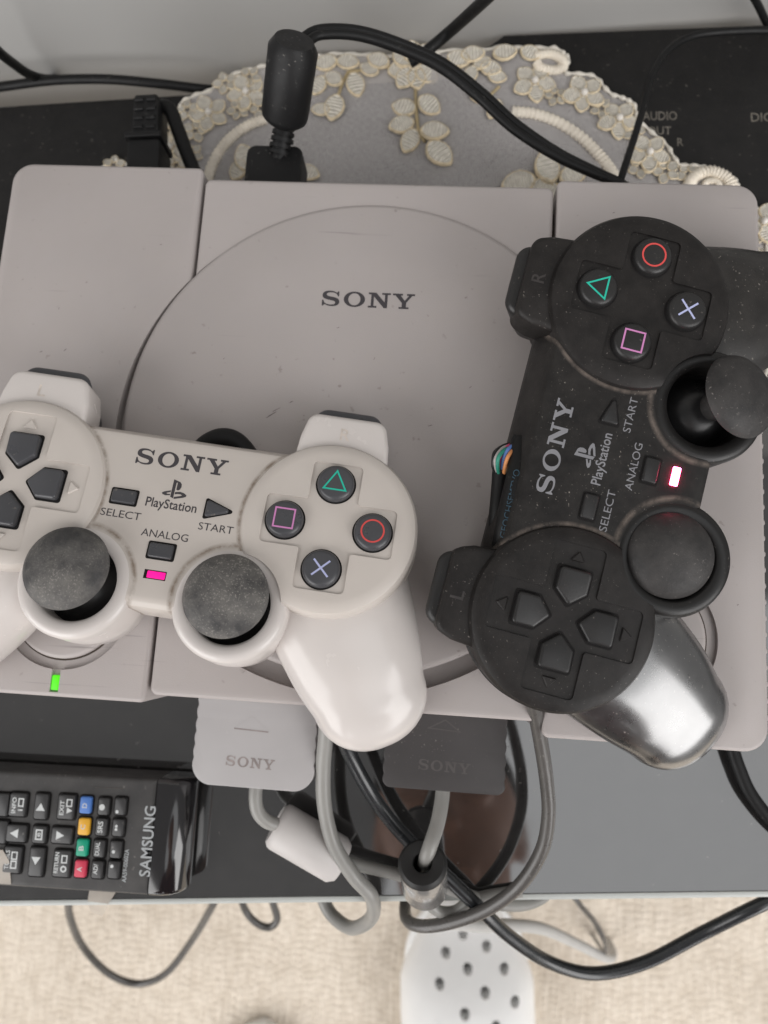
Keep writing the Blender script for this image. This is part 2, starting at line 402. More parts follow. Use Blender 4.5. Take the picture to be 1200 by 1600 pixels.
# ------------------------------------------------------------------ setting: floor, wall
RT = math.radians(5.2)                       # the furniture and wall are turned a little against the console
FLOOR_Z = -370
fl = mesh_obj('floor', [(-900, -1600, FLOOR_Z), (1100, -1600, FLOOR_Z), (1100, 400, FLOOR_Z), (-900, 400, FLOOR_Z)], [(0, 1, 2, 3)], M['carpet'], smooth=None)
tag(fl, kind='structure')
def carpet_pile(x0, x1, y0, y1, st=1.5):
    rnd = random.Random(3); nx = int((x1 - x0) / st); ny = int((y1 - y0) / st); v = []; f = []
    ph = [rnd.uniform(0, 6.3) for _ in range(400)]; hh = [rnd.uniform(.75, 1.15) for _ in range(400)]
    for j in range(ny + 1):
        y = y0 + j * st
        for i in range(nx + 1):
            x = x0 + i * st; c = (x - x0 + 1.2 * math.sin(y * .05 + x * .013)) / 5.0; k = int(c)
            rib = abs(math.sin(math.pi * c)) ** .6
            loop = .5 + .5 * math.sin(2 * math.pi * y / (5.5 + .8 * math.sin(ph[k])) + ph[k] * 3 + .6 * math.sin(y * .11 + k))
            v.append((x, y, FLOOR_Z + .4 + 1.6 * rib * hh[k] * (.35 + .65 * loop ** .7) + rnd.uniform(-.25, .25)))
    for j in range(ny):
        for i in range(nx): a = j * (nx + 1) + i; f.append((a, a + 1, a + nx + 2, a + nx + 1))
    o = mesh_obj('carpet_pile', v, f, M['carpet'], None, 80)
    return tag(o, 'beige loop pile of the carpet below the table', 'carpet', kind='stuff')
carpet_pile(-440, 460, -620, -220)
TM = Matrix.Translation((0, 0, 0)) @ Matrix.Rotation(RT, 4, 'Z')
def tw(u, v, z=0): return tuple(TM @ Vector((u, v, z)))
# in table axes: front edge v = -169, rear edge v = 180, wall v = 201
m = MB(); m.bm(prism_bm(box_poly(-900, 1100, 200.5, 240), FLOOR_Z + 1, 900))
wl = m.build('wall', M['wall'], smooth=None); wl.rotation_euler = (0, 0, RT); tag(wl, kind='structure')

# ------------------------------------------------------------------ tv stand
ts = empty('tv_stand', (0, 0, 0), (0, 0, RT)); tag(ts, 'black glass topped stand with pale front edge carrying the console', 'tv stand')
bm_obj('glass_top', prism_bm(box_poly(-420, 520, -167.2, 182), -10, 0), M['glass'], ts)
bm_obj('front_trim', prism_bm(box_poly(-420, 520, -169.6, -167.3), -10, .6, .8, 2), M['trim'], ts)
bm_obj('rear_shelf_cover', prism_bm(box_poly(-419, 519, 60, 181.5), .03, .6, .3, 1), M['table_matte'], ts)
for x in (-390, 490): bm_obj('side_panel', prism_bm(box_poly(x - 12, x + 12, -140, 175), FLOOR_Z + 1, -10.2, 1), M['table_matte'], ts)

# ------------------------------------------------------------------ console
con = empty('game_console', (0, 0, 0)); tag(con, 'scuffed grey disc game console lying flat under both controllers', 'console')
def section(name, x0, x1, y0, y1, rl, rr, lab=None):
    poly = roundpoly(box_poly(x0, x1, y0, y1), [rl, rr, rr, rl], 8)
    o = bm_obj(name, prism_bm(poly, 6, 60, 1.3, 3), M['console'], con)
    return o
LIDC = (1.5, 1.0)
rec = lambda: prism_bm(circ(1.5, -2.6, 85.5, 128), 55.5, 70)
POW = (-93.5, -63.5); OPN = (97.5, -63.0)
ringcut = lambda c: prism_bm(circ(c[0], c[1], 22.2, 64), 58.4, 70)
for nm, a in (('left_section', (-135, -63.1, -94.5, 97.2, 7.5, 2.0)), ('centre_section', (-61.9, 64.2, -91.8, 92.8, 2.6, 2.6)), ('right_section', (65.5, 135, -96.5, 95.8, 2.0, 7.5))):
    o = section(nm, *a)
    cuts = [rec()]
    if nm == 'left_section':
        cuts.append(ringcut(POW)); cuts.append(prism_bm(box_poly(-95.4, -92.4, -93, -85.6), 58.6, 70))
    if nm == 'right_section': cuts.append(ringcut(OPN))
    boolean(o, cuts)
bm_obj('base_tray', prism_bm(box_poly(-128, 128, -86, 86), 1.2, 54), M['groove'], con)
lid = mesh_obj('disc_lid', *lathe([(0, 60.9), (60, 60.9), (81.2, 60.75), (82.4, 60.4), (83.0, 59.7), (83.1, 56), (83.1, 55.6)], 160, (1.5, 1.0, 0)), M['console'], con)
glyphs(word_sony(32.6, 5.6), 0, T(.9, 47.3, 60.96, -.008)).build('lettering', M['lid_print'], lid, None)
for nm, c in (('power_button', POW), ('open_button', OPN)):
    mesh_obj(nm, *lathe([(0, 59.9), (10, 60.0), (17.2, 60.3), (18.2, 60.0), (18.6, 59.4), (18.7, 58.3)], 72, (c[0], c[1], 0)), M['console'], con)
    mesh_obj('button_gap', *lathe([(18.6, 58.46), (19.3, 58.46)], 72, (c[0], c[1], 0)), M['groove'], con)  # flat dark ring painting the shade in the gap round the button
bm_obj('power_light', prism_bm(roundpoly(box_poly(-95.2, -92.6, -92.4, -87.6), .4), 57, 59.7, .3), M['led_green'], con)
# ribbed right and left flanks
for sx in (-1, 1):
    m = MB()
    for k in range(34):
        y = -86 + k * 5.2
        poly = roundpoly(box_poly(134.6, 136.5, y - 1.0, y + 1.0), .7, 2)
        if sx < 0: poly = [(-x, yy) for x, yy in poly][::-1]
        m.bm(prism_bm(poly, 12, 57.2, .8, 2))
    m.build('vent_ribs', M['console'], con)
# scuffs on the lid and top
M['scuff'] = mat_plastic('dark_scuff', (.16, .14, .135), .6, .3, mottle=.3, mscale=900)
rs = random.Random(11)
for px, py, ln, an, wd in ((424, 648, 4.2, .62, .28), (432, 640, 3.0, .55, .22), (455, 628, 1.6, .5, .2), (585, 560, 1.2, 1.2, .2), (672, 665, 1.6, .3, .2), (100, 545, 1.4, .8, .2), (62, 548, 1.1, .4, .25), (528, 512, 1.0, .2, .18), (350, 560, .8, .9, .2), (735, 605, 1.0, .7, .25), (250, 380, .9, .3, .2), (495, 330, 1.2, -.4, .18), (960, 330, .9, .5, .2), (1155, 945, .7, .5, .25), (90, 480, .8, 1.3, .18)):
    p = at(px, py, 61); up = [(-ln / 2 + ln * i / 6, wd * (.3 + .7 * math.sin(math.pi * (i + .5) / 7)) * rs.uniform(.4, 1)) for i in range(7)]
    poly = [(x, -y * .6) for x, y in up] + [(x, y) for x, y in up[::-1]]
    on_lid = (p.x - 1.5) ** 2 + (p.y - 1) ** 2 < 80 ** 2
    v_, f_ = fill([poly], 60.95 if on_lid else 60.05); MB().add(v_, f_, T(p.x, p.y, 0, an)).build('scuff_mark', M['scuff'], con, None)
# front ports
for x0 in (-55, 12): bm_obj('controller_port', prism_bm(box_poly(x0, x0 + 46, -93.4, -80), 14, 34), M['groove'], con)

# ------------------------------------------------------------------ controllers
def plus_poly(a, l, r=1.4):
    P = [(-a, -l), (a, -l), (a, -a), (l, -a), (l, a), (a, a), (a, l), (-a, l), (-a, a), (-l, a), (-l, -a), (-a, -a)]
    return roundpoly(P, [r, r, .8] * 4, 3)
def grip_geo(s):
    ring = []
    SP = [(44, 2, -17, 22.5, 9), (48, -8, -17.5, 24, 11), (54.5, -22, -19, 23.4, 13), (61.5, -35.5, -22, 21.2, 13.6), (67.2, -45.5, -25.5, 18.4, 13.0)]
    P = catmull([Vector(p[:3]) for p in SP], 6); Wd = catmull([Vector((p[3], p[4], 0)) for p in SP], 6)
    Tn = (P[-1] - P[-2]).normalized()
    rows = [(P[i], (P[min(i + 1, len(P) - 1)] - P[max(i - 1, 0)]).normalized(), Wd[i].x, Wd[i].y) for i in range(len(P))]
    for k in range(1, 11):
        a = math.radians(9 * k); e = 17.0
        rows.append((P[-1] + Tn * (e * math.sin(a)), Tn, Wd[-1].x * math.cos(a) ** .92 if k < 10 else .05, Wd[-1].y * math.cos(a) ** .92 if k < 10 else .05))
    n = 40; v = []; f = []
    for p, t, wd, h in rows:
        S = t.cross(Vector((0, 0, 1))).normalized(); U = S.cross(t)
        for k in range(n):
            a = 2 * math.pi * k / n; c, d = math.cos(a), math.sin(a); ex = 2 / 2.35
            q = p + S * (wd * math.copysign(abs(c) ** ex, c)) + U * (h * math.copysign(abs(d) ** ex, d))
            v.append((q.x * s, q.y, q.z))
    for i in range(len(rows) - 1):
        for k in range(n):
            q = (i * n + k, i * n + (k + 1) % n, (i + 1) * n + (k + 1) % n, (i + 1) * n + k)
            f.append(q if s > 0 else q[::-1])
    f.append(tuple(range(n))[::-1] if s > 0 else tuple(range(n)))
    return v, f
def taper(bm, cx, k):
    for v_ in bm.verts:
        d_ = max(0, -10 - v_.co.z)
        if v_.co.y > 16: v_.co.y -= d_ * k * min(1, (v_.co.y - 16) / 12)
        v_.co.x = cx + (v_.co.x - cx) * (1 - d_ * .008)
    return bm
CX = 48.0; RA = 13.28; RD = 8.9; STX = 23.04; STY = -26.95; ZB = -2.0
def controller(name, pose, pal, tilts, glyph_scale=1.0):
    root = empty(name, pose[:3], pose[3:])
    B, F, SH, KEY, GAP, PR, CAPM, BOWL = (pal[k] for k in ('body', 'face', 'shell', 'key', 'gap', 'print', 'cap', 'bowl'))
    # bridge between the two button drums
    prof = [(-30.5, -26), (-32.2, -20), (-32.2, -5), (-31.6, -3.2), (-30.2, -2.2), (-28.5, ZB), (19.0, ZB), (20.4, -2.4), (21.4, -3.6), (25.4, -14), (25.8, -17), (24, -27)]
    n = len(prof); xs = (-36, 36)
    v = [(x, y, z) for x in xs for y, z in prof]
    f = [(i, (i + 1) % n, n + (i + 1) % n, n + i) for i in range(n)] + [tuple(range(n))[::-1], tuple(range(n, 2 * n))]
    body = mesh_obj('bridge_shell', v, f, F, root, 30)
    bmf = bmesh.new(); bmf.from_mesh(body.data); bmesh.ops.recalc_face_normals(bmf, faces=bmf.faces); bmf.to_mesh(body.data); bmf.free()
    body.data.polygons.foreach_set('use_smooth', [True] * len(body.data.polygons)); body.data.set_sharp_from_angle(angle=math.radians(50))
    well = lambda r: [prism_bm(circ(STX * q, STY, r, 48), -16, 20) for q in (-1, 1)]
    boolean(body, well(14.5))
    for s in (-1, 1):
        cx = CX * s
        g = boolean(mesh_obj('grip', *grip_geo(s), SH if s < 0 else pal.get('shell_right', SH), root, 60), [well(14.5)[0 if s < 0 else 1]])
        g.data.set_sharp_from_angle(angle=math.radians(60))
        dr = mesh_obj('button_drum', *lathe([(0, .35), (14, .25), (22.5, 0), (24.6, -.25), (26.0, -1.0), (26.8, -2.4), (27.0, -5), (27.1, -11.5), (26.8, -11.8), (26.8, -12.2), (27.4, -12.5), (27.2, -19), (24, -27), (18, -30), (0, -30)], 96, (cx, 0, 0)), B, root, 28)
        L_ = 19.8 if s > 0 else 21.6
        cut = prism_bm(plus_poly(7.6, L_), -.45, 4)
        for vv in cut.verts:                              # sloped walls so the recess edge catches light
            if vv.co.z > 1: vv.co.x *= 1.02; vv.co.y *= 1.02
            vv.co.x += cx
        boolean(dr, [cut, well(15.2)[0 if s < 0 else 1]])
        if s > 0:
            for (dx, dy, sym) in ((0, RA, 'tri'), (RA, 0, 'cir'), (0, -RA, 'x'), (-RA, 0, 'sq')):
                mesh_obj('button_gap', *lathe([(0, -.41), (6.15, -.41)], 40, (cx + dx, dy, 0)), GAP, root)  # dark disc as painted shade of the hole round the button
                bt = mesh_obj('action_button', *lathe([(0, 2.1), (4.3, 2.07), (4.9, 1.9), (5.35, 1.5), (5.6, .9), (5.65, -.4)], 40, (cx + dx, dy, 0)), KEY, root)
                z = 2.13; lw = .5
                if sym == 'tri':
                    a = 3.9; lo = frame_line([(a * math.cos(t), a * math.sin(t) - .3) for t in (math.radians(90), math.radians(210), math.radians(330))], lw); mt = 'sym_green'
                elif sym == 'sq': lo = frame_line(box_poly(-2.9, 2.9, -2.9, 2.9), lw); mt = 'sym_pink'
                elif sym == 'cir': lo = [circ(0, 0, 3.6, 40), circ(0, 0, 3.1, 40)]; mt = 'sym_red'
                else:
                    a = 3.4; h = .28; r2 = .7071
                    arm = []
                    for k in range(4):
                        d = Vector((math.cos(math.radians(45 + 90 * k)), math.sin(math.radians(45 + 90 * k)))); nn_ = Vector((-d.y, d.x))
                        arm += [tuple(d * a - nn_ * h), tuple(d * a + nn_ * h), tuple((d + nn_) * h)]
                    lo = [arm]; mt = 'sym_blue'
                vv, ff = fill(lo, z)
                MB().add(vv, ff, T(cx + dx, dy)).build('button_symbol', M[mt], bt, None)
        else:
            for k in range(4):
                a = math.radians(90 * k)
                P = [(-4.6, 4.6), (-4.6, -1.9), (0, -5.9), (4.6, -1.9), (4.6, 4.6)]     # points inwards (towards -y before the turn)
                big = [(-5.3, 5.3), (-5.3, -2.2), (0, -6.8), (5.3, -2.2), (5.3, 5.3)]
                mt = T(cx) @ Matrix.Rotation(a, 4, 'Z') @ Matrix.Translation((0, RD + 1.0, 0))
                vv, ff = fill([roundpoly(big, .9, 3)], -.41); MB().add(vv, ff, mt).build('key_gap', GAP, root, None)  # larger dark sheet under the key, painted shade of its gap
                pb = prism_bm(roundpoly(P, [1.1, .8, 1.0, .8, 1.1], 3), -.42, 1.7, 1.0, 3)
                for w_ in pb.verts:                           # pad slopes down to the middle
                    if w_.co.z > .3: w_.co.z += .10 * w_.co.y - .15
                MB().bm(pb, mt).build('direction_key', KEY, root)
                ar = prism_bm(roundpoly([(-2.3, -1.3), (2.3, -1.3), (0, 1.9)], .3, 2), -.5, .12, .3, 1)
                MB().bm(ar, T(cx) @ Matrix.Rotation(a, 4, 'Z') @ Matrix.Translation((0, 18.0, 0))).build('direction_arrow', B, root)
        # stick collar, bowl, stick
        sx = STX * s; zc = -1.75
        mesh_obj('stick_collar', *lathe([(11.9, -11.5), (11.9, -1.6), (12.2, -.8), (12.9, -.35), (14.6, 0), (15.8, -.2), (16.7, -.9), (17.2, -2.2), (17.3, -14), (16.8, -21), (13, -26), (0, -27)], 80, (sx, STY, zc)), pal.get('collar', SH), root, 40)
        mesh_obj('stick_bowl', *lathe([(12.2, -6.0), (11, -6.0), (9.6, -4.6), (7.5, -2.4), (5, -.9), (2.5, -.2), (0, 0)], 60, (sx, STY, zc - 4.2)), BOWL, root, 60)
        tx, ty, hh, ox, oy = tilts[0 if s < 0 else 1]
        mt = Matrix.Translation((sx + ox, STY + oy, zc - 7)) @ Matrix.Rotation(ty, 4, 'X') @ Matrix.Rotation(tx, 4, 'Y')
        st = MB(); st.add(*lathe([(0, 13.2 + hh), (4, 12.9 + hh), (7.5, 12.0 + hh), (10.4, 10.6 + hh), (12.0, 9.1 + hh), (12.5, 7.8 + hh), (11.9, 7.1 + hh), (9.5, 6.9 + hh), (5.2, 6.5 + hh), (4.4, 5), (4.2, 1), (4.2, -.5)], 64), mt)
        st.build('thumb_stick', CAPM, root, 45)
        # shoulder buttons
        D_ = pal['short']; P = [(-15.0, 18), (-14.0, 29), (-12.0, 37.0 - D_), (12.0, 37.0 - D_), (14.0, 29), (15.0, 18)]
        P = [(cx + p[0], p[1]) for p in P]
        b1 = bm_obj('shoulder_button', prism_bm(roundpoly(P, [0, 4, 4, 4, 4, 0], 6), -14.5, -2.6, 1.8, 4), SH if pal['glossy_shoulder'] else B, root, 50)
        P2 = [(cx + x, y) for x, y in ((-11.8, 26), (-10.8, 40.5 - D_ * 1.1), (10.8, 40.5 - D_ * 1.1), (11.8, 26))]
        bm_obj('trigger_button', taper(prism_bm(roundpoly(P2, [0, 4.5, 4.5, 0], 6), -29, -6.0, 2.2, 4), cx, .34), KEY, root, 50)
        P3 = [(cx + x, y) for x, y in ((-16.0, 14), (-15.0, 26), (-12, 31.5), (12, 31.5), (15.0, 26), (16.0, 14))]
        bm_obj('shoulder_housing', taper(prism_bm(roundpoly(P3, [0, 4, 4, 4, 4, 0], 5), -30, -14.6, 1.5, 3), cx, .3), B, root, 50)
        v_, f_ = text_geo('L' if s < 0 else 'R', 2.6 if s < 0 else 3.1, 3.9, .012)
        mm = MB().add([(x, y, 0) for x, y, _ in v_], f_, T(cx + (-1 if s < 0 else 0), 30.6, -2.54)).build('shoulder_letter', pal['letter'], b1, None)
    # small keys on the bridge
    def small_key(nm, poly, x, y):
        big = [(p[0] * 1.16, p[1] * 1.26) for p in poly]
        vv, ff = fill([roundpoly(big, .6, 3)], ZB + .04); MB().add(vv, ff, T(x, y)).build('key_gap', GAP, root, None)  # dark sheet imitating the shaded slit round the small key
        MB().bm(prism_bm(roundpoly(poly, .7, 3), ZB - .2, ZB + 1.0, .55, 3), T(x, y)).build(nm, KEY, root)
    small_key('select_button', box_poly(-3.7, 3.7, -2.1, 2.1), -14.86, .1)
    small_key('start_button', [(-3.6, -2.8), (4.9, 0), (-3.6, 2.8)], 13.9, .3)
    small_key('analog_button', box_poly(-3.7, 3.7, -2.2, 2.2), 0, -14.7)
    z = ZB + .05
    glyphs(word_sony(28.4, 5.1), 0, T(-.2, 13.8, z)).build('brand_lettering', PR, body, None)
    glyphs(word_logo(7.6, 6.0), 0, T(-.2, 4.9, z)).build('logo', PR, body, None)
    def txt(s_, wd, h, x, y, bold=0):
        vv, ff = text_geo(s_, wd, h, bold); MB().add(vv, ff, T(x, y, z)).build('lettering', PR, body, None)
    txt('PlayStation', 15.6, 3.9, -.3, -.6, .012)
    txt('SELECT', 12.3, 2.3, -14.6, -5.3); txt('START', 10.6, 2.3, 14.5, -5.3); txt('ANALOG', 14.2, 2.3, -.1, -9.7)
    vv, ff = fill([box_poly(-3.5, 3.1, -1.35, 1.35)], ZB + .04); MB().add(vv, ff, T(0, -22.0)).build('light_slot', GAP, root, None)
    bm_obj('status_light', prism_bm(roundpoly(box_poly(-2.6, 2.9, -23.1, -20.9), .3), ZB - .2, ZB + pal['led_h'], .2), pal['led'], root)
    return root
GP = (-51.337, -32.418, 88.573, -.127, .057, -.087)
KP = (75.318, -13.044, 92.92, .079, -.061, 1.369)
M['g_letter'] = mat_plastic('emboss_pale', (.56, .50, .45), .5, .4, mottle=.25, mscale=300)
M['k_letter'] = mat_plastic('emboss_dark', (.033, .029, .028), .5, .4, mottle=.3, mscale=300)
gc = controller('game_controller', GP, dict(body=M['g_body'], face=M['g_face'], shell=M['g_shell'], key=M['g_key'], gap=M['g_gap'], print=M['g_print'], cap=M['rubber_dust'], bowl=M['k_bowl'], led=M['led_magenta'], led_h=.12, short=0, glossy_shoulder=True, letter=M['g_letter']), [(-.05, -.07, 3.6, -.7, 1.7), (-.03, -.06, 3.0, -.3, .9)])
tag(gc, 'warm grey two-stick controller with magenta light lying across the console front', 'controller')
kc = controller('game_controller', KP, dict(body=M['k_body'], face=M['k_face'], shell=M['k_shell'], shell_right=M['k_shell2'], collar=M['k_collar'], key=M['k_key'], gap=M['g_gap'], print=M['k_print'], cap=M['rubber'], bowl=M['k_bowl'], led=M['led_red'], led_h=.7, short=2.2, glossy_shoulder=False, letter=M['k_letter']), [(.0, -.04, -1.0, .6, .8), (.20, .34, 4.0, 1.2, -2.4)])
tag(kc, 'dusty black two-stick controller turned sideways with glowing red light', 'controller')

# ------------------------------------------------------------------ controller plugs and cables
def ribbed_plug(x0, x1, y0, y1, r, amp=.45, pitch=4.6):
    P = []
    n = 60
    for i in range(n + 1):                    # right side going up from the lower round corner
        y = y0 + r + (y1 - y0 - r) * i / n; P.append((x1 - amp + amp * abs(math.sin(math.pi * (y - y0) / pitch)) , y))
    for i in range(n + 1):
        y = y1 - (y1 - y0 - r) * i / n; P.append((x0 + amp - amp * abs(math.sin(math.pi * (y - y0) / pitch)), y))
    for k in range(1, 9):
        a = math.pi + k / 9 * math.pi / 2; P.append((x0 + r + r * math.cos(a), y0 + r + r * math.sin(a)))
    for k in range(0, 9):
        a = 1.5 * math.pi + k / 9 * math.pi / 2; P.append((x1 - r + r * math.cos(a), y0 + r + r * math.sin(a)))
    return P
def cable(name, pts, r, mat, parent=None, sub=8, n=12, flat=1.0):
    return mesh_obj(name, *tube([at(*p) if len(p) == 3 else p[0] for p in pts], r, n, sub, flat), mat, parent, 60)
def bead(name, p0, p1, r, mat, parent, hole_mat, rim=1.6, hole=3.4, closed=False):
    p0 = Vector(p0); p1 = Vector(p1); L_ = (p1 - p0).length
    prof = [(hole, 4), (hole, .4), (hole + .5, 0), (r - rim, 0), (r - .3, rim * .8), (r, rim * 1.6), (r, L_ - rim * 1.6), (r - rim, L_ - .1), (hole, L_), (hole, L_ - 4)]
    if closed: prof = [(0, 0)] + prof[2:-1] + [(0, L_)]
    q = (p1 - p0).to_track_quat('Z', 'Y').to_matrix().to_4x4()
    return MB().add(*lathe(prof, 40), Matrix.Translation(p0) @ q).build(name, mat, parent, 40)

# warm grey set
ca = empty('controller_cable', at(400, 1180, 0)); tag(ca, 'grey controller plug in the left port with pale bead and grey cable', 'cable')
def rel(o, parent):                            # children keep their place although the Empty stands at the base
    o.parent = parent; o.matrix_parent_inverse = Matrix.Translation(-parent.location); return o
PG = ribbed_plug(-53.6, -9.4, -124.3, -86, 7.5)
pl = rel(bm_obj('plug', prism_bm(PG, 13, 32.5, 1.2, 3), M['plug_grey']), ca)
glyphs(word_sony(17.5, 3.5), 0, T(-32.6, -115.6, 32.56, -.03)).build('lettering', M['emboss_dark'], pl, None)
for a_, b_ in (((-39.5, -104.2), (-27.0, -104.7)), ((-39.4, -103.9), (-33.4, -99.6)), ((-33.2, -99.6), (-27.2, -104.4))):
    d = Vector(b_) - Vector(a_); nrm = Vector((-d.y, d.x)).normalized() * (.22 if a_[1] < -104 else .10)
    P = [tuple(Vector(a_) - nrm), tuple(Vector(b_) - nrm), tuple(Vector(b_) + nrm), tuple(Vector(a_) + nrm)]
    v_, f_ = fill([P], 32.55); mesh_obj('arrow_mark', v_, f_, M['emboss_dark'] if a_[1] < -104 else M['plug_grey'], pl, None)
rel(cable('plug_lead', [(402, 1215, 23), (399, 1245, 23), (403, 1268, 22), (418, 1284, 20), (440, 1291, 17), (470, 1305, 13)], 2.5, M['cable_grey']), ca)
rel(bead('ferrite_bead', at(430, 1287, 13), at(535, 1348, 9.2), 8.6, M['bead_pale'], None, None), ca)
rel(cable('lead', [(528, 1344, 9), (570, 1354, 7), (620, 1366, 6), (680, 1382, 5), (730, 1398, 4), (775, 1412, -2), (815, 1414, -10), (845, 1404, -16), (860, 1388, -18)], 2.3, M['cable_grey']), ca)
rel(cable('controller_lead', [(512, 1100, 44), (509, 1150, 37), (505, 1200, 31), (507, 1260, 25), (522, 1320, 19), (552, 1368, 14), (581, 1402, 8), (580, 1434, -6), (550, 1450, -18), (519, 1430, -26), (504, 1400, -28), (500, 1360, -28)], 2.75, M['cable_grey']), ca)
sl = rel(cable('heat_shrink_sleeve', [(300, 728, 70), (318, 698, 71), (345, 684, 72), (372, 692, 71), (402, 730, 69)], 3.2, M['cable_black']), ca)

# black set
cb = empty('controller_cable', at(690, 1180, 0)); tag(cb, 'black controller plug in the right port with silver bead and dark grey cable', 'cable')
PB = ribbed_plug(14.6, 57.6, -120.4, -86, 3.2)
pl2 = rel(bm_obj('plug', prism_bm(PB, 13, 32.5, 1.0, 3), M['plug_black']), cb)
glyphs(word_sony(18.2, 3.6), 0, T(36.2, -112.0, 32.56, -.03)).build('lettering', M['emboss_black'], pl2, None)
v_, f_ = fill(frame_line([(30.0, -99.3), (41.0, -99.9), (35.8, -96.2)], .35), 32.56); mesh_obj('arrow_mark', v_, f_, M['emboss_black'], pl2, None)
rel(cable('plug_lead', [(692, 1212, 23), (691, 1245, 24), (684, 1285, 27), (672, 1322, 30), (664, 1345, 28), (662, 1352, 20)], 2.6, M['cable_grey']), cb)
bt = at(660, 1349, 31); bb = at(664, 1388, 9)
rel(bead('ferrite_bead', bt, bb, 8.4, M['bead_steel'], None, None), cb)
rel(bead('bead_cap', bt + (bt - bb).normalized() * .6, bt + (bb - bt).normalized() * 3.5, 8.6, M['bead_dark'], None, None, 1.2, 3.2), cb)
rel(cable('lead', [(664, 1380, 12), (668, 1405, 6), (686, 1424, 2), (712, 1424, 0), (735, 1408, 2), (765, 1400, 2), (815, 1392, 2)], 2.3, M['cable_grey']), cb)
rel(cable('controller_lead', [(832, 1085, 66), (838, 1120, 58), (846, 1165, 50), (854, 1220, 42), (857, 1275, 35), (846, 1330, 28), (812, 1383, 20), (762, 1420, 12), (705, 1441, 4), (660, 1447, -2), (637, 1438, -8), (633, 1415, -16), (640, 1390, -22)], 2.45, M['cable_dark']), cb)

# bare wires at the black controller
wr = empty('frayed_cable_end', at(790, 740, 60)); tag(wr, 'bundle of bare coloured wires and black sleeve beside the black controller', 'wires')
WZ = 84
def zz(x, y): return (760 + x / 8, 660 + y / 8)
wires = [((.012, .012, .012), [(330, 270), (225, 290), (110, 370), (85, 480), (95, 580), (150, 660)]),
         ((.40, .38, .37), [(340, 285), (215, 320), (125, 430), (115, 540), (150, 660)]),
         ((.03, .24, .17), [(345, 290), (235, 340), (155, 430), (140, 540), (160, 660)]),
         ((.62, .07, .17), [(350, 275), (280, 295), (205, 380), (172, 500), (168, 660)]),
         ((.12, .22, .52), [(410, 265), (330, 290), (250, 370), (205, 500), (190, 660)]),
         ((.62, .26, .10), [(410, 310), (335, 345), (270, 430), (235, 540), (215, 660)]),
         ((.68, .50, .12), [(410, 345), (345, 380), (295, 450), (265, 540), (235, 640)]),
         ((.42, .40, .38), [(430, 410), (370, 440), (325, 500), (280, 570), (245, 640)])]
for i, (c, P) in enumerate(wires):
    mt = mat_plastic('wire_insulation', c, .45, .4, mottle=.08)
    pts = [(*zz(x, y), WZ - 3 + 5 * math.sin(math.pi * k / (len(P) - 1)) + (i % 3) * .8) for k, (x, y) in enumerate(P)]
    rel(cable('wire', pts, .62, mt, n=8), wr)
rel(cable('sleeve', [(782, 735, 82), (780, 765, 81), (777, 800, 80), (774, 835, 78), (770, 875, 74)], 2.5, M['cable_black'], flat=.9), wr)
s2 = rel(cable('printed_sleeve', [(813, 688, 84), (807, 740, 87), (797, 785, 86.5), (787, 830, 85), (778, 880, 80)], 3.0, M['cable_black']), wr)
v_, f_ = text_geo('GFOCHSEMTVO', 20.5, 1.9)
a0, a1 = at(786, 836, 88.4), at(807, 738, 90.2); an = math.atan2((a1 - a0).y, (a1 - a0).x); mid = (a0 + a1) / 2
MB().add(v_, f_, Matrix.Translation((mid.x, mid.y, mid.z + .15)) @ Matrix.Rotation(an, 4, 'Z') @ Matrix.Rotation(-.075, 4, 'Y')).build('lettering', mat_plastic('print_blue', (.03, .062, .088), .5, .3), s2, None)
rel(bm_obj('torn_tape', prism_bm([(p.x, p.y) for p in (at(799, 690, 86), at(803, 678, 86), at(815, 686, 86), at(812, 708, 86), at(806, 706, 86))][::-1], 84, 86.2), M['cable_black']), wr)

# black thick cable crossing the glass and hanging below the edge
o = cable('power_lead', [(524, 1120, 46), (545, 1175, 34), (575, 1232, 25), (612, 1284, 16), (655, 1330, 10), (700, 1372, 7), (745, 1415, 5), (800, 1466, -8), (862, 1505, -22), (930, 1521, -30), (1010, 1503, -30), (1100, 1457, -24), (1215, 1402, -14), (1330, 1360, -40), (1460, 1340, -120), (1540, 1340, -240), (1580, 1330, -366)], 2.65, M['cable_sheen'])
tag(o, 'shiny thick black cable running under the beads and sagging off the edge', 'cable')
o = cable('black_cable', [(1120, 1100, 5), (1140, 1155, 5), (1155, 1200, 5), (1176, 1245, 5), (1222, 1300, 5), (1290, 1350, 5), (1400, 1370, 5), (1520, 1330, 4)], 2.5, M['cable_black'], flat=.8)
tag(o, 'flat black cable on the glass by the front right console corner', 'cable')
o = cable('thin_cable', [(140, 1150, -13), (125, 1250, -40), (112, 1350, -100), (107, 1400, -130), (110, 1435, -150), (130, 1480, -180), (170, 1521, -200), (215, 1537, -210), (258, 1522, -200), (298, 1472, -180), (332, 1415, -150), (352, 1370, -130), (365, 1260, -50), (370, 1170, -13)], 2.2, M['cable_dark'])
tag(o, 'thin dark cable hanging in a wide loop below the remote control', 'cable')
o = cable('thin_cable', [(375, 1200, -13), (372, 1300, -60), (372, 1370, -110), (380, 1415, -130), (398, 1440, -135), (420, 1449, -138), (433, 1436, -136), (426, 1408, -130), (420, 1370, -120), (415, 1290, -60), (412, 1200, -13)], 2.0, M['cable_dark'])
tag(o, 'small loop of thin dark cable hanging between remote and grey cable', 'cable')
o = cable('pale_cable', [(700, 1440, -40), (750, 1446, -60), (805, 1446, -90), (850, 1452, -120), (900, 1474, -170), (948, 1497, -230), (958, 1490, -300), (950, 1470, -366)], 3.0, M['cable_pale'])
tag(o, 'pale grey cable slanting down in front of the white clog', 'cable')
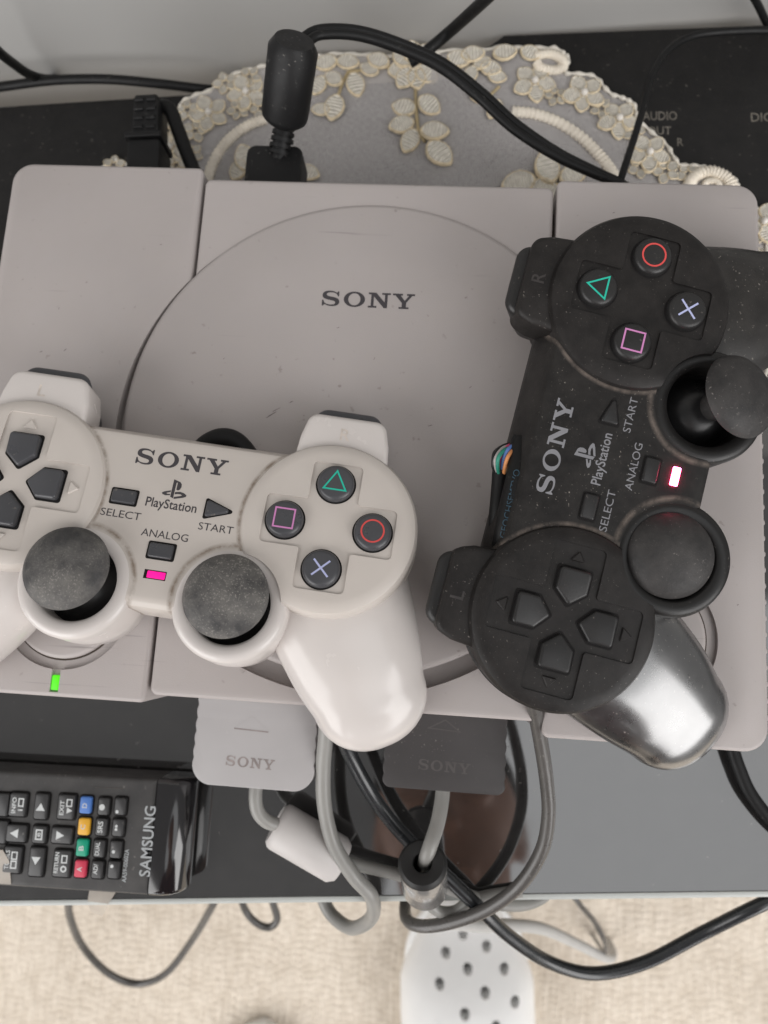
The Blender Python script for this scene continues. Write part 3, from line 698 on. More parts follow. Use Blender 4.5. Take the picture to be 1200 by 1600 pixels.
o = cable('thin_cable', [(850, 1200, -13), (865, 1300, -80), (885, 1380, -150), (905, 1412, -165), (930, 1442, -180), (946, 1475, -195), (945, 1492, -230), (938, 1480, -300), (925, 1460, -367)], 1.6, M['cable_dark'])
tag(o, 'thin dark wire dangling beside the pale grey cable', 'cable')

# ------------------------------------------------------------------ behind the console
BOXP = [(30, 114), (33.4, 190.3), (48.4, 203.4), (420, 226), (420, 114)]
bx = empty('media_box', (220, 165, 0)); tag(bx, 'flat matte black media box with worn printing behind the console right side', 'media box')
o = rel(bm_obj('housing', prism_bm(BOXP[::-1], .7, 5, .8, 2), M['table_matte']), bx)
M['faded'] = mat_plastic('faded_print', (.16, .145, .125), .7, .2, mottle=.35, mscale=300)
for s_, px, py, wd, h in (('AUDIO', 1031, 181, 14.8, 4.3), ('OUT', 1030, 204, 10.5, 4.0), ('R', 1063, 222, 2.6, 3.8), ('L', 985, 225, 2.2, 3.8), ('DIGITAL', 1211, 183, 20.5, 4.3)):
    p = at(px, py, 5.06); v_, f_ = text_geo(s_, wd, h, .008)
    rel(MB().add(v_, f_, T(p.x, p.y, 5.06, .03)).build('lettering', M['faded'], None, None), bx)

av = empty('video_cable', at(432, 250, 0)); tag(av, 'black video plug with large bead and twin cable behind the console', 'cable')
c0 = at(431, 268, 40)
rel(bm_obj('connector', prism_bm(roundpoly(box_poly(c0.x - 11, c0.x + 11, 92, c0.y + 8), [1, 1, 3.5, 3.5], 4), 32, 45, 1.8, 3), M['conn_black']), av)
p0 = at(436, 250, 42); p1 = at(447, 182, 49)
m = MB()
for k in range(6):
    a = p0.lerp(p1, .12 + k * .15); b_ = p0.lerp(p1, .12 + k * .15 + .09)
    m.add(*tube([a, b_], 4.1 + .12 * (5 - k), 16, 1, smooth=False))
m.add(*tube([p0, p1], 3.6, 16, 1, smooth=False)); rel(m.build('strain_relief', M['conn_black'], None, 35), av)
rel(bead('ferrite_bead', at(444, 188, 51), at(460, 62, 77), 8.9, M['conn_black'], None, None, 2.0, 3.5, True), av)
PT = [(462, 78, 70), (478, 62, 70), (503, 50, 69), (560, 52, 66), (625, 72, 60), (690, 102, 54), (750, 148, 48), (805, 198, 44), (870, 241, 40), (930, 270, 36), (972, 288, 30), (985, 300, 22)]
base = [at(*p) for p in PT]
for s in (-1, 1):
    Q = []
    for i, p in enumerate(base):
        t = (base[min(i + 1, len(base) - 1)] - base[max(i - 1, 0)]).normalized(); sd = t.cross(Vector((0, 0, 1))).normalized()
        k = 1.0 if i < 8 else max(.25, 1 - (i - 7) * .2)
        Q.append(p + sd * (1.55 * s * k) + Vector((0, 0, .4 * s)))
    rel(mesh_obj('lead', *tube(Q, 1.7, 12, 8), M['cable_black'], None, 60), av)
rel(cable('thin_lead', [(958, 294, 28), (968, 284, 31), (978, 255, 31), (992, 212, 29), (1005, 168, 27), (1016, 125, 25), (1036, 88, 22), (1068, 62, 20), (1115, 51, 18), (1215, 48, 15), (1330, 60, 9), (1480, 90, 7)], 1.45, M['cable_black']), av)

pw = empty('mains_plug', at(235, 240, 0)); tag(pw, 'black figure eight mains plug with flat cable behind the left console section', 'plug')
q0 = at(233, 268, 24); q1 = at(236, 190, 24)
dx = q1 - q0; an = math.atan2(-dx.x, dx.y); LL = dx.length
m = MB(); m.bm(prism_bm(roundpoly(box_poly(-7, 7, -8, 10), 1.5), 18, 32, 1.5, 2), T(q0.x, q0.y, 0, an)); rel(m.build('socket_end', M['conn_black']), pw)
m = MB(); m.bm(prism_bm(box_poly(-7.6, 7.6, 10.2, 12.4), 17.5, 33, .4, 1), T(q0.x, q0.y, 0, an)); rel(m.build('collar', M['conn_black']), pw)
m = MB(); m.bm(prism_bm(roundpoly([(-6, 12.5), (6, 12.5), (5.2, LL + 8), (-5.2, LL + 8)], 1.5), 19, 31, 1.8, 2), T(q0.x, q0.y, 0, an)); rel(m.build('handle', M['conn_black']), pw)
for k in range(4):
    for s in (-1, 1):
        m = MB(); m.bm(prism_bm(box_poly(-2 + 2.6 * s, 2 + 2.6 * s, 15 + k * 4.2, 16.6 + k * 4.2), 30.5, 31.8, .3, 1), T(q0.x, q0.y, 0, an)); rel(m.build('grip_rib', M['conn_black']), pw)
rel(cable('lead', [(240, 178, 25), (252, 166, 25), (266, 172, 25), (277, 200, 24), (290, 235, 22), (306, 275, 19), (318, 310, 16)], 3.0, M['cable_black'], flat=.75), pw)

o = cable('black_cable', [(-420, 190, 4), (-250, 178, 5), (-120, 155, 7), (-40, 142, 8), (20, 133, 8), (90, 125, 8), (170, 124, 7), (250, 131, 4), (330, 140, -4), (400, 140, -20)], 2.1, M['cable_black'])
tag(o, 'black cable lying along the wall behind the left console section', 'cable')
o = cable('black_cable', [(-260, -160, 150), (-140, -60, 105), (-40, 40, 60), (-5, 78, 42), (22, 100, 26), (46, 116, 14), (75, 124, 2), (110, 120, -20)], 2.1, M['cable_black'])
tag(o, 'black cable rising up the wall at the far left corner', 'cable')
o = cable('black_cable', [(640, 98, 30), (664, 82, 32), (700, 52, 36), (738, 18, 52), (790, -30, 75), (880, -110, 110), (990, -190, 150)], 2.3, M['cable_black'])
tag(o, 'black cable rising behind the doily top towards the wall', 'cable')
o = cable('thin_cable', [(1130, -150, 90), (1152, -75, 58), (1170, -20, 34), (1183, 5, 22), (1195, 30, 12), (1202, 44, 7)], 1.6, M['cable_black'])
tag(o, 'short black wire end above the media box far right', 'cable')

# ------------------------------------------------------------------ lace doily
def ss(x, a, b):
    t = max(0, min(1, (x - a) / (b - a))); return t * t * (3 - 2 * t)
def dz(x, y): return 1.3 + 5.0 * ss(x, 2, 30) * ss(y, 99, 113)
def wrinkle(x, y): return 1.2 * math.exp(-((y - 141 + .03 * x) / 1.3) ** 2) + .8 * math.exp(-((y - 168 + .05 * x) / 1.2) ** 2) + .25 * math.sin(x * .08 + y * .05)
def on_doily(px, py, up=1.3):
    z = 2
    for _ in range(6): p = at(px, py, z); z = dz(p.x, p.y) + up
    return Vector((p.x, p.y, z))
M['lace'] = mat_plastic('cream_lace', (.82, .75, .64), .55, .35, bump=.8, bscale=900, mottle=.10, mscale=200)
M['lace_edge'] = mat_plastic('white_lace_edge', (.70, .66, .59), .9, .1, bump=1.0, bscale=1500, mottle=.12, mscale=300)
M['pearl'] = mat_plastic('pearl', (.75, .71, .65), .22, .6, mottle=.03)
M['gold'] = mat_plastic('gold_thread', (.50, .40, .23), .4, .6, mottle=.2, mscale=300, metallic=.3)
def mat_net():
    m = bpy.data.materials.new('fine_net'); m.use_nodes = True; nt = m.node_tree; L = nt.links.new; b = nt.nodes['Principled BSDF']
    b.inputs['Base Color'].default_value = (.64, .61, .60, 1); b.inputs['Roughness'].default_value = .7; b.inputs['Specular IOR Level'].default_value = .25
    tc = nn(nt, 'ShaderNodeTexCoord'); v = nn(nt, 'ShaderNodeTexVoronoi'); v.voronoi_dimensions = '2D'; v.feature = 'DISTANCE_TO_EDGE'; v.inputs['Scale'].default_value = 1000; v.inputs['Randomness'].default_value = .5
    L(tc.outputs['Object'], v.inputs['Vector'])
    r = nn(nt, 'ShaderNodeMapRange'); r.inputs[1].default_value = .10; r.inputs[2].default_value = .30; r.inputs[3].default_value = .80; r.inputs[4].default_value = .26
    L(v.outputs['Distance'], r.inputs[0]); L(r.outputs[0], b.inputs['Alpha'])
    return m
M['net'] = mat_net()
M['gold_edge'] = mat_plastic('gold_cream_edge', (.72, .60, .41), .45, .5, mottle=.3, mscale=500)
dl = empty('lace_doily', (0, 90, 0)); tag(dl, 'cream lace doily with flowers and pearls under the rear of the console', 'doily')
OUT = [(0, 440), (45, 372), (95, 318), (165, 262), (188, 252), (222, 268), (250, 240), (252, 206), (284, 192), (287, 160), (330, 142), (362, 120), (410, 106), (450, 96), (490, 88), (560, 87), (640, 90), (720, 80), (800, 76), (868, 78), (887, 95), (886, 116), (930, 122), (956, 150), (986, 160), (998, 192), (1036, 224), (1062, 258), (1100, 263), (1142, 279), (1158, 300), (1184, 335), (1198, 362), (1199, 440)]
ow = [on_doily(x, y, 0).to_2d() for x, y in OUT]
ow += [Vector((165, 60)), Vector((140, 10)), Vector((60, -20)), Vector((-60, -20)), Vector((-150, 20)), Vector((-172, 55))]
ow3 = catmull([Vector((p.x, p.y, 0)) for p in ow] + [Vector((ow[0].x, ow[0].y, 0))], 4)[:-1]
cc = Vector((0, 70, 0)); v = []; f = []; NR = 30; NO = len(ow3)
for r_ in range(NR + 1):
    for p in ow3:
        q = cc.lerp(p, max(.02, r_ / NR)); v.append((q.x, q.y, dz(q.x, q.y) + wrinkle(q.x, q.y) * (1 if q.y > 100 else 0)))
for r_ in range(NR):
    for k in range(NO): f.append((r_ * NO + k, r_ * NO + (k + 1) % NO, (r_ + 1) * NO + (k + 1) % NO, (r_ + 1) * NO + k))
f.append(tuple(range(NO))[::-1])
rel(mesh_obj('net_cloth', v, [q[::-1] for q in f], M['net'], None, 80), dl)
ed = [Vector((p.x + random.uniform(-.5, .5), p.y + random.uniform(-.5, .5), dz(p.x, p.y) + .6)) for p in ow3]; ed.append(ed[0])
rel(mesh_obj('edging', *tube(ed, lambda t: .85 + .3 * math.sin(t * 613), 8, 3), M['lace_edge'], None, 60), dl)
def petal_mesh():
    n = 14; rings = [(1.0, 0.0), (.97, .17), (.86, .20), (.74, .08), (.45, .13), (0, .15)]; v = []; f = []; rows = []
    def o_(a):
        t = .5 - .5 * math.cos(a); wd = .43 * math.sin(math.pi * t ** .9) ** .62 if 0 < t < 1 else 0
        return (wd if a <= math.pi else -wd), t
    for s, z in rings:
        if s == 0: rows.append([len(v)]); v.append((0, .55 * 1, z)); continue
        row = []
        for k in range(n):
            a = 2 * math.pi * k / n; x, y = o_(a); row.append(len(v)); v.append((x * s, .55 + (y - .55) * s, z))
        rows.append(row)
    for a, b in zip(rows, rows[1:]):
        for i in range(n):
            j = (i + 1) % n
            f.append((a[j], a[i], b[i], b[j]) if len(b) > 1 else (a[j], a[i], b[0]))
    me = bpy.data.meshes.new('petal'); me.from_pydata([tuple(c * K * 10 for c in p) for p in v], [], f)
    me.polygons.foreach_set('use_smooth', [True] * len(me.polygons)); return me
def mat_thread():
    m = mat_plastic('cream_satin_thread', (.90, .84, .73), .5, .4, mottle=.12, mscale=400)
    nt = m.node_tree; L = nt.links.new; b = nt.nodes['Principled BSDF']; tc = [n for n in nt.nodes if n.type == 'TEX_COORD'][0]
    wv = nn(nt, 'ShaderNodeTexWave'); wv.bands_direction = 'Y'; wv.inputs['Scale'].default_value = 260; wv.inputs['Distortion'].default_value = 2.5; wv.inputs['Detail'].default_value = 1
    L(tc.outputs['Object'], wv.inputs['Vector'])
    bp = nn(nt, 'ShaderNodeBump'); bp.inputs['Strength'].default_value = 1.0; bp.inputs['Distance'].default_value = .0009
    L(wv.outputs['Fac'], bp.inputs['Height']); L(bp.outputs[0], b.inputs['Normal'])
    return m
PM = petal_mesh(); PM.materials.append(mat_thread()); PM.materials.append(M['gold_edge'])
for i, p_ in enumerate(PM.polygons): p_.material_index = 1 if i < 28 else 0
PEARL = bpy.data.meshes.new('pearl'); pv, pf = lathe([(2.0 * math.sin(math.pi * i / 8), -2.0 * math.cos(math.pi * i / 8)) for i in range(9)], 14); PEARL.from_pydata([tuple(c * K for c in p) for p in pv], [], pf); PEARL.polygons.foreach_set('use_smooth', [True] * len(PEARL.polygons)); PEARL.materials.append(M['pearl'])
def add_petal(p, ang, ln, wd=1.0, nm='petal'):
    o = bpy.data.objects.new(nm, PM); COL.objects.link(o)
    rel(o, dl); o.location = p * K; o.rotation_euler = (random.uniform(-.12, .05), random.uniform(-.1, .1), ang); o.scale = (ln / 10 * wd, ln / 10, ln / 10 * random.uniform(.45, .65))
    return o
def add_pearl(p, s=1.0):
    o = bpy.data.objects.new('pearl', PEARL); COL.objects.link(o); rel(o, dl); o.location = (p + Vector((0, 0, 1.6))) * K; o.scale = (s, s, s)
def flower(px, py, r=9.0, n=5, a0=None, wd=1.0):
    c = on_doily(px, py); a0 = random.uniform(0, 6) if a0 is None else a0
    for k in range(n):
        a = a0 + 2 * math.pi * k / n
        add_petal(c + Vector((-math.sin(a), math.cos(a), 0)) * 1.0, a, r * random.uniform(.92, 1.06), wd)
    if r > 8: add_pearl(c, .8)
for px, py in ((835, 129), (912, 148), (967, 187), (1014, 240), (385, 146), (327, 178), (267, 232), (1192, 348)): flower(px, py, 8.8, 5, None, .98)
flower(648, 104, 11.5, 8, .2, .95)
for px, py, r in ((305, 205, 6.5), (352, 130, 6.5), (408, 170, 6.5), (293, 172, 6), (372, 172, 6), (262, 205, 6), (275, 258, 7), (300, 240, 6), (390, 120, 6), (1075, 272, 6), (1040, 268, 7), (178, 258, 6), (1000, 262, 6), (868, 150, 5.5), (940, 170, 5.5), (990, 205, 5.5)):
    flower(px, py, r * .75, 5, None, 1.0)
def leaf(px, py, tx, ty, ln, wd=.84):
    """leaf centred on the first spot, pointing to the second"""
    c = on_doily(px, py); t = on_doily(tx, ty); d = (t - c); d.z = 0; d.normalize()
    add_petal(c - d * ln * .6, math.atan2(-d.x, d.y), ln * 1.12, wd, 'leaf')
for a in ((630, 167, 600, 160, 11), (672, 165, 700, 180, 11), (626, 197, 598, 204, 11), (640, 222, 625, 250, 11), (681, 207, 715, 207, 12), (688, 242, 715, 265, 13.5),
          (556, 133, 562, 155, 11), (522, 170, 515, 195, 12), (497, 134, 486, 150, 9), (520, 122, 505, 112, 9), (500, 172, 488, 172, 8), (508, 98, 495, 100, 10), (545, 98, 565, 100, 10), (590, 95, 575, 90, 10), (576, 108, 560, 100, 9),
          (808, 287, 785, 292, 14), (853, 262, 845, 240, 14), (897, 272, 918, 262, 12), (855, 297, 880, 305, 13), (384, 248, 375, 225, 13), (483, 270, 500, 275, 10), (372, 268, 362, 285, 10),
          (745, 148, 755, 170, 8), (772, 172, 762, 190, 9), (778, 120, 800, 125, 8), (752, 100, 740, 105, 8), (715, 92, 700, 88, 10), (740, 86, 765, 84, 10), (790, 84, 812, 82, 10), (830, 84, 850, 92, 9), (735, 118, 728, 135, 8), (768, 108, 785, 112, 9)):
    leaf(*a)
def lace_cord(pts, r, mat='lace', ribs=True):
    P = catmull([on_doily(x, y, .9) for x, y in pts], 14); n = len(P)
    rel(mesh_obj('cord', *tube(P, (lambda t: r * (1 + .16 * math.sin(t * n * 2.1))) if ribs else r, 8, 1, .7, smooth=False), M[mat], None, 60), dl)
lace_cord([(800, 174), (835, 178), (870, 190), (905, 212), (932, 238), (952, 262), (968, 290)], 2.5)
lace_cord([(415, 186), (388, 196), (362, 214), (342, 238), (328, 268), (322, 300)], 2.5)
lace_cord([(1075, 292), (1085, 276), (1110, 268), (1135, 278), (1148, 300)], 2.6); lace_cord([(1098, 296), (1105, 284), (1120, 284), (1128, 298)], 1.4)
lace_cord([(835, 88), (858, 84), (876, 92), (880, 104), (866, 110), (845, 106), (838, 98)], 2.2)
for st in ([(649, 140), (650, 165), (652, 190), (655, 205), (664, 222)], [(544, 112), (535, 130), (528, 150)], [(545, 112), (580, 108), (610, 104)], [(842, 290), (865, 288), (900, 290)], [(780, 135), (765, 150), (755, 165)]): lace_cord(st, .75, 'gold', False)
for pts in ([(0, 444), (8, 438), (16, 425)],): lace_cord(pts, 3)
for x, y in ((1190, 360), (1197, 400), (1196, 435)): flower(x, y, 7, 5)

# ------------------------------------------------------------------ remote control
r0 = at(150, 1303, 20); ra_ = at(20, 1297, 20); rb_ = at(300, 1314, 20); RAN = math.atan2((rb_ - ra_).y, (rb_ - ra_).x)
rm = empty('remote_control', (r0.x, r0.y, 0), (0, 0, RAN)); tag(rm, 'black television remote with coloured keys lying on the glass', 'remote control')
RI = Matrix.Translation((r0.x, r0.y, 0)) @ Matrix.Rotation(RAN, 4, 'Z'); RI.invert()
def rl(px, py, z): return RI @ at(px, py, z)
M['remote'] = mat_plastic('remote_black', (.045, .044, .044), .5, .4, bump=.15, bscale=2000, mottle=.1, dust=.3, dscale=500, haze=.05)
M['remote_gloss'] = mat_plastic('remote_gloss', (.012, .011, .012), .10, .6, mottle=.1, coat=.6, rvar=.03)
M['rkey'] = mat_plastic('remote_key', (.036, .036, .037), .42, .45, mottle=.1, dust=.25, dscale=600)
M['rwhite'] = mat_plastic('remote_print', (.58, .60, .60), .5, .3, mottle=.05)
M['rsilver'] = mat_plastic('remote_silver_print', (.38, .40, .41), .4, .5, mottle=.1)
UE = rl(238, 1310, 20).x
hb = bm_obj('housing', prism_bm(box_poly(-190, UE - .05, -20.4, 20.4), 3, 19.5, 1.8, 4), M['remote'], rm)
prof = [(0, 3), (0, 19.4), (4, 19.5), (7, 19.1), (9.5, 18.0), (11.6, 15.6), (12.6, 12.4), (12.6, 9), (10.5, 3)]
bm = bmesh.new(); ys = [-20.5, -20.3, -19.6, -18.4, 18.4, 19.6, 20.3, 20.5]; sh = [(3.2, 1.6), (1.8, .9), (.7, .35), (0, 0), (0, 0), (.7, .35), (1.8, .9), (3.2, 1.6)]
rows = []
for y, (e, dzz) in zip(ys, sh):
    rows.append([bm.verts.new((p[0] if p[0] < 6 else p[0] - e, y, p[1] - (dzz if p[1] > 3 else 0))) for p in prof])
for a, b_ in zip(rows, rows[1:]):
    for i in range(len(prof)): bm.faces.new((a[i], a[(i + 1) % len(prof)], b_[(i + 1) % len(prof)], b_[i]))
bm.faces.new(rows[0]); bm.faces.new(rows[-1][::-1]); bmesh.ops.recalc_face_normals(bm, faces=bm.faces)
bmesh.ops.translate(bm, verts=bm.verts, vec=(UE, 0, 0)); bm_obj('glossy_end', bm, M['remote_gloss'], rm, 50)
def zc(x, y): return (x / 3.636, 1190 + y / 3.636)
def rkey(zx, zy, wd, h, mat, marks, z1=20.9):
    p = rl(*zc(zx, zy), 20.8)
    v_, f_ = fill([roundpoly(box_poly(-wd / 2 - .7, wd / 2 + .7, -h / 2 - .7, h / 2 + .7), 1.0, 2)], 19.54); MB().add(v_, f_, T(p.x, p.y)).build('key_gap', M['g_gap'], rm, None)  # dark sheet under each key paints the shade of its gap
    k = MB().bm(prism_bm(roundpoly(box_poly(-wd / 2, wd / 2, -h / 2, h / 2), .7, 2), 19.4, z1, .5, 2), T(p.x, p.y)).build('key', mat, rm)
    for geo, ox, oy in marks:
        MB().add(geo[0], geo[1], T(p.x + ox, p.y + oy, z1 + .04)).build('key_mark', M['rwhite'], k, None)
def vt(s_, wd, h):                                  # upright reading turned a quarter turn
    v_, f_ = text_geo(s_, wd, h, .015); return [(-y, x, z) for x, y, z in v_], f_
def tri(a, sz=2.0): return fill([[(sz * math.cos(a + t), sz * math.sin(a + t) * .9) for t in (0, 2.1, -2.1)]], 0)
def sq(wd, h): return fill([box_poly(-wd / 2, wd / 2, -h / 2, h / 2)], 0)
def fr(wd, h, l): return fill(frame_line(box_poly(-wd / 2, wd / 2, -h / 2, h / 2), l), 0)
rk = M['rkey']
rkey(100, 245, 6.4, 8.2, rk, [(vt('INFO', 5.6, 1.6), -1.3, -.2), (fr(1.7, 2.6, .45), 1.3, .9), (vt('i', .6, 1.7), 1.3, -1.8)])
rkey(232, 255, 5.0, 9.0, rk, [(tri(math.pi / 2), 0, -.6)])
rkey(375, 258, 6.4, 8.6, rk, [(vt('EXIT', 5.2, 1.6), -1.5, -.3), (fr(1.8, 2.3, .45), 1.2, 1.5), (tri(0, 1.4), 1.2, -1.2)])
rkey(92, 408, 7.6, 6.0, rk, [(tri(math.pi, 2.1), -.3, 0)])
rkey(222, 415, 5.2, 6.0, rk, [(fr(2.2, 3.2, .5), 0, 0), (vt('e', 1.5, 1.2), 0, 0)])
rkey(350, 420, 7.8, 5.6, rk, [(tri(0, 2.0), -1.0, 0)])
rkey(68, 558, 6.6, 9.2, rk, [(vt('TOOLS', 6.6, 1.6), -1.8, 0), (fr(1.9, 2.4, .45), .8, 1.5), (fr(1.9, 2.4, .5), .8, -1.6)])
rkey(206, 570, 5.4, 10, rk, [(tri(-math.pi / 2), -.2, .8)])
rkey(350, 580, 6.4, 9.2, rk, [(vt('RETURN', 7.2, 1.5), -1.9, .3), (fr(1.8, 2.4, .45), .9, 1.6), (([(x, y, 0) for x, y in circ(0, 0, 1.2, 16)] + [(x, y, 0) for x, y in circ(0, 0, .6, 16)], [(i, (i + 1) % 16, 16 + (i + 1) % 16, 16 + i) for i in range(16)]), .9, -1.8)])
rkey(0, 245, 6.2, 8, rk, []); rkey(-8, 400, 6.2, 8, rk, [])
for nm, c, x, y, s_ in (('blue', (.07, .18, .50), 485, 248, 'D'), ('yellow', (.72, .38, .03), 475, 370, 'C'), ('green', (.0, .30, .18), 465, 490, 'B'), ('red', (.58, .045, .09), 455, 610, 'A')):
    rkey(x, y, 4.4, 6.0, mat_plastic('key_' + nm, c, .45, .4, mottle=.04), [(vt(s_, 1.7, 1.8), -.2, -.1)])
dot = lambda r: fill([circ(0, 0, r, 12)], 0)
for x, y, mk in ((588, 255, [(dot(1.1), -.5, -.3)]), (575, 372, [(vt('SRS', 4.0, 1.9), -.3, 0)]), (562, 495, [(vt('DUAL', 4.6, 1.6), -.5, 0)]), (552, 615, [(vt('AD/', 3.6, 1.6), -.6, .2)]),
                 (682, 255, [(dot(.6), -.9, -1.9)]), (670, 376, [(dot(.5), -.6, .5), (dot(.5), -.6, -.6)]), (657, 500, [(dot(.6), -.7, -.8)]), (645, 615, [(dot(.6), -.7, 1.2)])):
    rkey(x, y, 4.2, 6.0, rk, mk)
p = rl(*zc(838, 452), 19.6); v_, f_ = vt('SAMSUNG', 24.6, 4.2); MB().add(v_, f_, T(p.x, p.y, 19.56)).build('brand_lettering', M['rsilver'], hb, None)
p = rl(*zc(712, 592), 19.6); v_, f_ = vt('AA59-00602A', 11.5, 1.7); MB().add(v_, f_, T(p.x, p.y, 19.56)).build('model_lettering', M['rsilver'], hb, None)

# strips of adhesive tape
def mat_tape():
    m = mat_plastic('old_clear_tape', (.52, .47, .41), .35, .5, mottle=.1, mscale=120); m.node_tree.nodes['Principled BSDF'].inputs['Alpha'].default_value = .62; return m
M['tape'] = mat_tape()
def tape(rows, label):
    v = []; f = []
    for a, b_ in rows: v += [at(*a), at(*b_)]
    n = len(rows); v += [p - Vector((0, 0, .15)) for p in v[:]]
    for i in range(n - 1): f.append((2 * i, 2 * i + 1, 2 * i + 3, 2 * i + 2)); f.append(tuple(k + 2 * n for k in (2 * i, 2 * i + 2, 2 * i + 3, 2 * i + 1)))
    for i in range(n - 1): f.append((2 * i, 2 * i + 2, 2 * i + 2 + 2 * n, 2 * i + 2 * n)); f.append((2 * i + 1, 2 * i + 1 + 2 * n, 2 * i + 3 + 2 * n, 2 * i + 3))
    f.append((0, 2 * n, 2 * n + 1, 1)); f.append((2 * n - 2, 2 * n - 1, 4 * n - 1, 4 * n - 2))
    o = mesh_obj('tape_strip', v, f, M['tape'], None, 30); tag(o, label, 'tape', 'tape strips round the remote'); return o
tape([((140, 1389, 1.2), (183, 1391, 1.2)), ((138, 1400, 1.2), (176, 1402, 1.2)), ((137, 1408, 1.0), (169, 1412, 1.0)), ((141, 1424, -14), (160, 1432, -16))], 'strip of clear tape folded over the table edge below the remote')
tape([((-20, 1330, 21.3), (4, 1328, 21.3)), ((-20, 1350, 21.0), (14, 1345, 21.2)), ((-20, 1365, 19.9), (16, 1366, 19.9)), ((-20, 1380, 19.8), (17, 1382, 19.8))], 'torn tape piece stuck on the remote near the left picture edge')
tape([((145, 1225, 17), (193, 1228, 17)), ((145, 1230, 19.7), (193, 1232, 19.7))], 'small tape remnant on the upper edge of the remote')

# ------------------------------------------------------------------ clogs on the carpet
def clog_mesh():
    n = 28; rows = []; v = []; f = []
    LN = 250
    for i in range(41):
        t = i / 40; y = -LN * (1 - math.cos(math.pi * t)) / 2; u = -y / LN
        wd = 54 * min(1, (u / .26) ** .52 if u < .26 else 1) * (1 if u < .4 else 1 - .28 * (u - .4) / .6)
        if u > .9: wd *= math.sqrt(max(0, 1 - ((u - .9) / .1) ** 2)) * .98 + .02
        h = 22 + 44 * ss(u, 0, .42)
        h *= min(1, max(.05, u / .05) ** .5)
        if u > .95: h *= max(.3, 1 - (u - .95) * 8)
        row = []
        for k in range(n):
            a = 2 * math.pi * k / n; c, s = math.cos(a), math.sin(a)
            x = max(wd, .5) * math.copysign(abs(c) ** .85, c); z = (h - 14) * abs(s) ** .9 + 14 if s > 0 else 14 - 14 * abs(s) ** .35
            row.append(len(v)); v.append((x, y, max(0, z)))
        rows.append(row)
    for a, b_ in zip(rows, rows[1:]):
        for k in range(n): f.append((a[k], b_[k], b_[(k + 1) % n], a[(k + 1) % n]))
    f.append(tuple(rows[0])); f.append(tuple(rows[-1])[::-1])
    return v, f
def clog(px, py, rz, label, holes):
    t = at(px, py, FLOOR_Z + 25)
    e = empty('clog', (t.x, t.y, FLOOR_Z), (0, 0, rz)); tag(e, label, 'clog', 'white clogs on the carpet')
    o = mesh_obj('upper', *clog_mesh(), M['shoe'], e, 60)
    b = bmesh.new(); b.from_mesh(o.data); bmesh.ops.recalc_face_normals(b, faces=b.faces); b.to_mesh(o.data); b.free()
    inv = (Matrix.Translation((t.x, t.y, FLOOR_Z)) @ Matrix.Rotation(rz, 4, 'Z')).inverted()
    cuts = []
    op = bmesh.new(); bmesh.ops.create_uvsphere(op, u_segments=32, v_segments=16, radius=1)
    bmesh.ops.scale(op, vec=(40, 78, 60), verts=op.verts); bmesh.ops.translate(op, vec=(0, -172, 70), verts=op.verts); cuts.append(op)
    for hx, hy in holes:
        p = inv @ at(hx, hy, FLOOR_Z + 45)
        cuts.append(prism_bm(circ(p.x, p.y, 3.9, 16), 20, 90))
    boolean(o, cuts)
    m = MB(); m.bm(prism_bm([(51 * math.cos(a) * (1 if math.sin(a) > 0 else .86), -62 + 56 * math.sin(a) if math.sin(a) > 0 else -190 + 56 * math.sin(a)) for a in [2 * math.pi * k / 48 for k in range(48)]], 3, 12, 2, 2)); m.build('insole', M['shoe'], e)
    return e
clog(728, 1392, .06, 'white foam clog with vent holes, toe under the hanging cables', [(725, 1471), (697, 1496), (762, 1488), (731, 1516), (789, 1519), (687, 1536), (757, 1546), (804, 1563), (725, 1572), (772, 1590), (685, 1597)])
clog(405, 1612, -.05, 'white clog of which only the toe tip shows at the bottom edge', [])

# ------------------------------------------------------------------ the photographer, seen only as a reflection in the glass
M['skin'] = mat_plastic('skin', (.42, .24, .18), .5, .4, mottle=.06)
M['shirt'] = mat_plastic('maroon_shirt', (.085, .018, .028), .85, .2, mottle=.12)
M['hair'] = mat_plastic('dark_hair', (.012, .010, .009), .6, .3, mottle=.2)
def ellipsoid(c, r, mtx=None, n=24):
    v, f = lathe([(math.sin(math.pi * i / n), -math.cos(math.pi * i / n)) for i in range(n + 1)], 32)
    mm = Matrix.Translation(c) @ (mtx or Matrix()) @ Matrix.Diagonal((*r, 1))
    return [mm @ Vector(p) for p in v], f
def remeshed(name, mb, mat, parent, voxel, smooth=4):
    o = mb.build('tmp', mat, None, None)
    m = o.modifiers.new('r', 'REMESH'); m.mode = 'VOXEL'; m.voxel_size = voxel * K
    m2 = o.modifiers.new('s', 'SMOOTH'); m2.iterations = smooth; m2.factor = .5
    bpy.context.view_layer.update()
    me = bpy.data.meshes.new_from_object(o.evaluated_get(bpy.context.evaluated_depsgraph_get()))
    bpy.data.objects.remove(o); me.name = name; me.materials.clear()
    ob = link(name, me, mat, None, 80); return rel(ob, parent)
pe = empty('person', (80, -830, FLOOR_Z)); tag(pe, 'person in a maroon shirt leaning over, reflected in the glass', 'person')
bpy.context.view_layer.update()
HC = Vector((64, -268, 505)); fd = (Vector((40, -120, 250)) - HC).normalized()
sd = fd.cross(Vector((0, 0, 1))).normalized(); ud = sd.cross(fd)
HM = Matrix((( sd.x, fd.x, ud.x, 0), (sd.y, fd.y, ud.y, 0), (sd.z, fd.z, ud.z, 0), (0, 0, 0, 1)))
def hd(x, y, z): return HC + sd * x + fd * y + ud * z
body = MB()
body.add(*ellipsoid(hd(0, -8, 22), (74, 92, 88), HM)); body.add(*ellipsoid(hd(0, 14, -38), (56, 66, 68), HM)); body.add(*ellipsoid(hd(0, 62, -82), (24, 18, 18), HM))
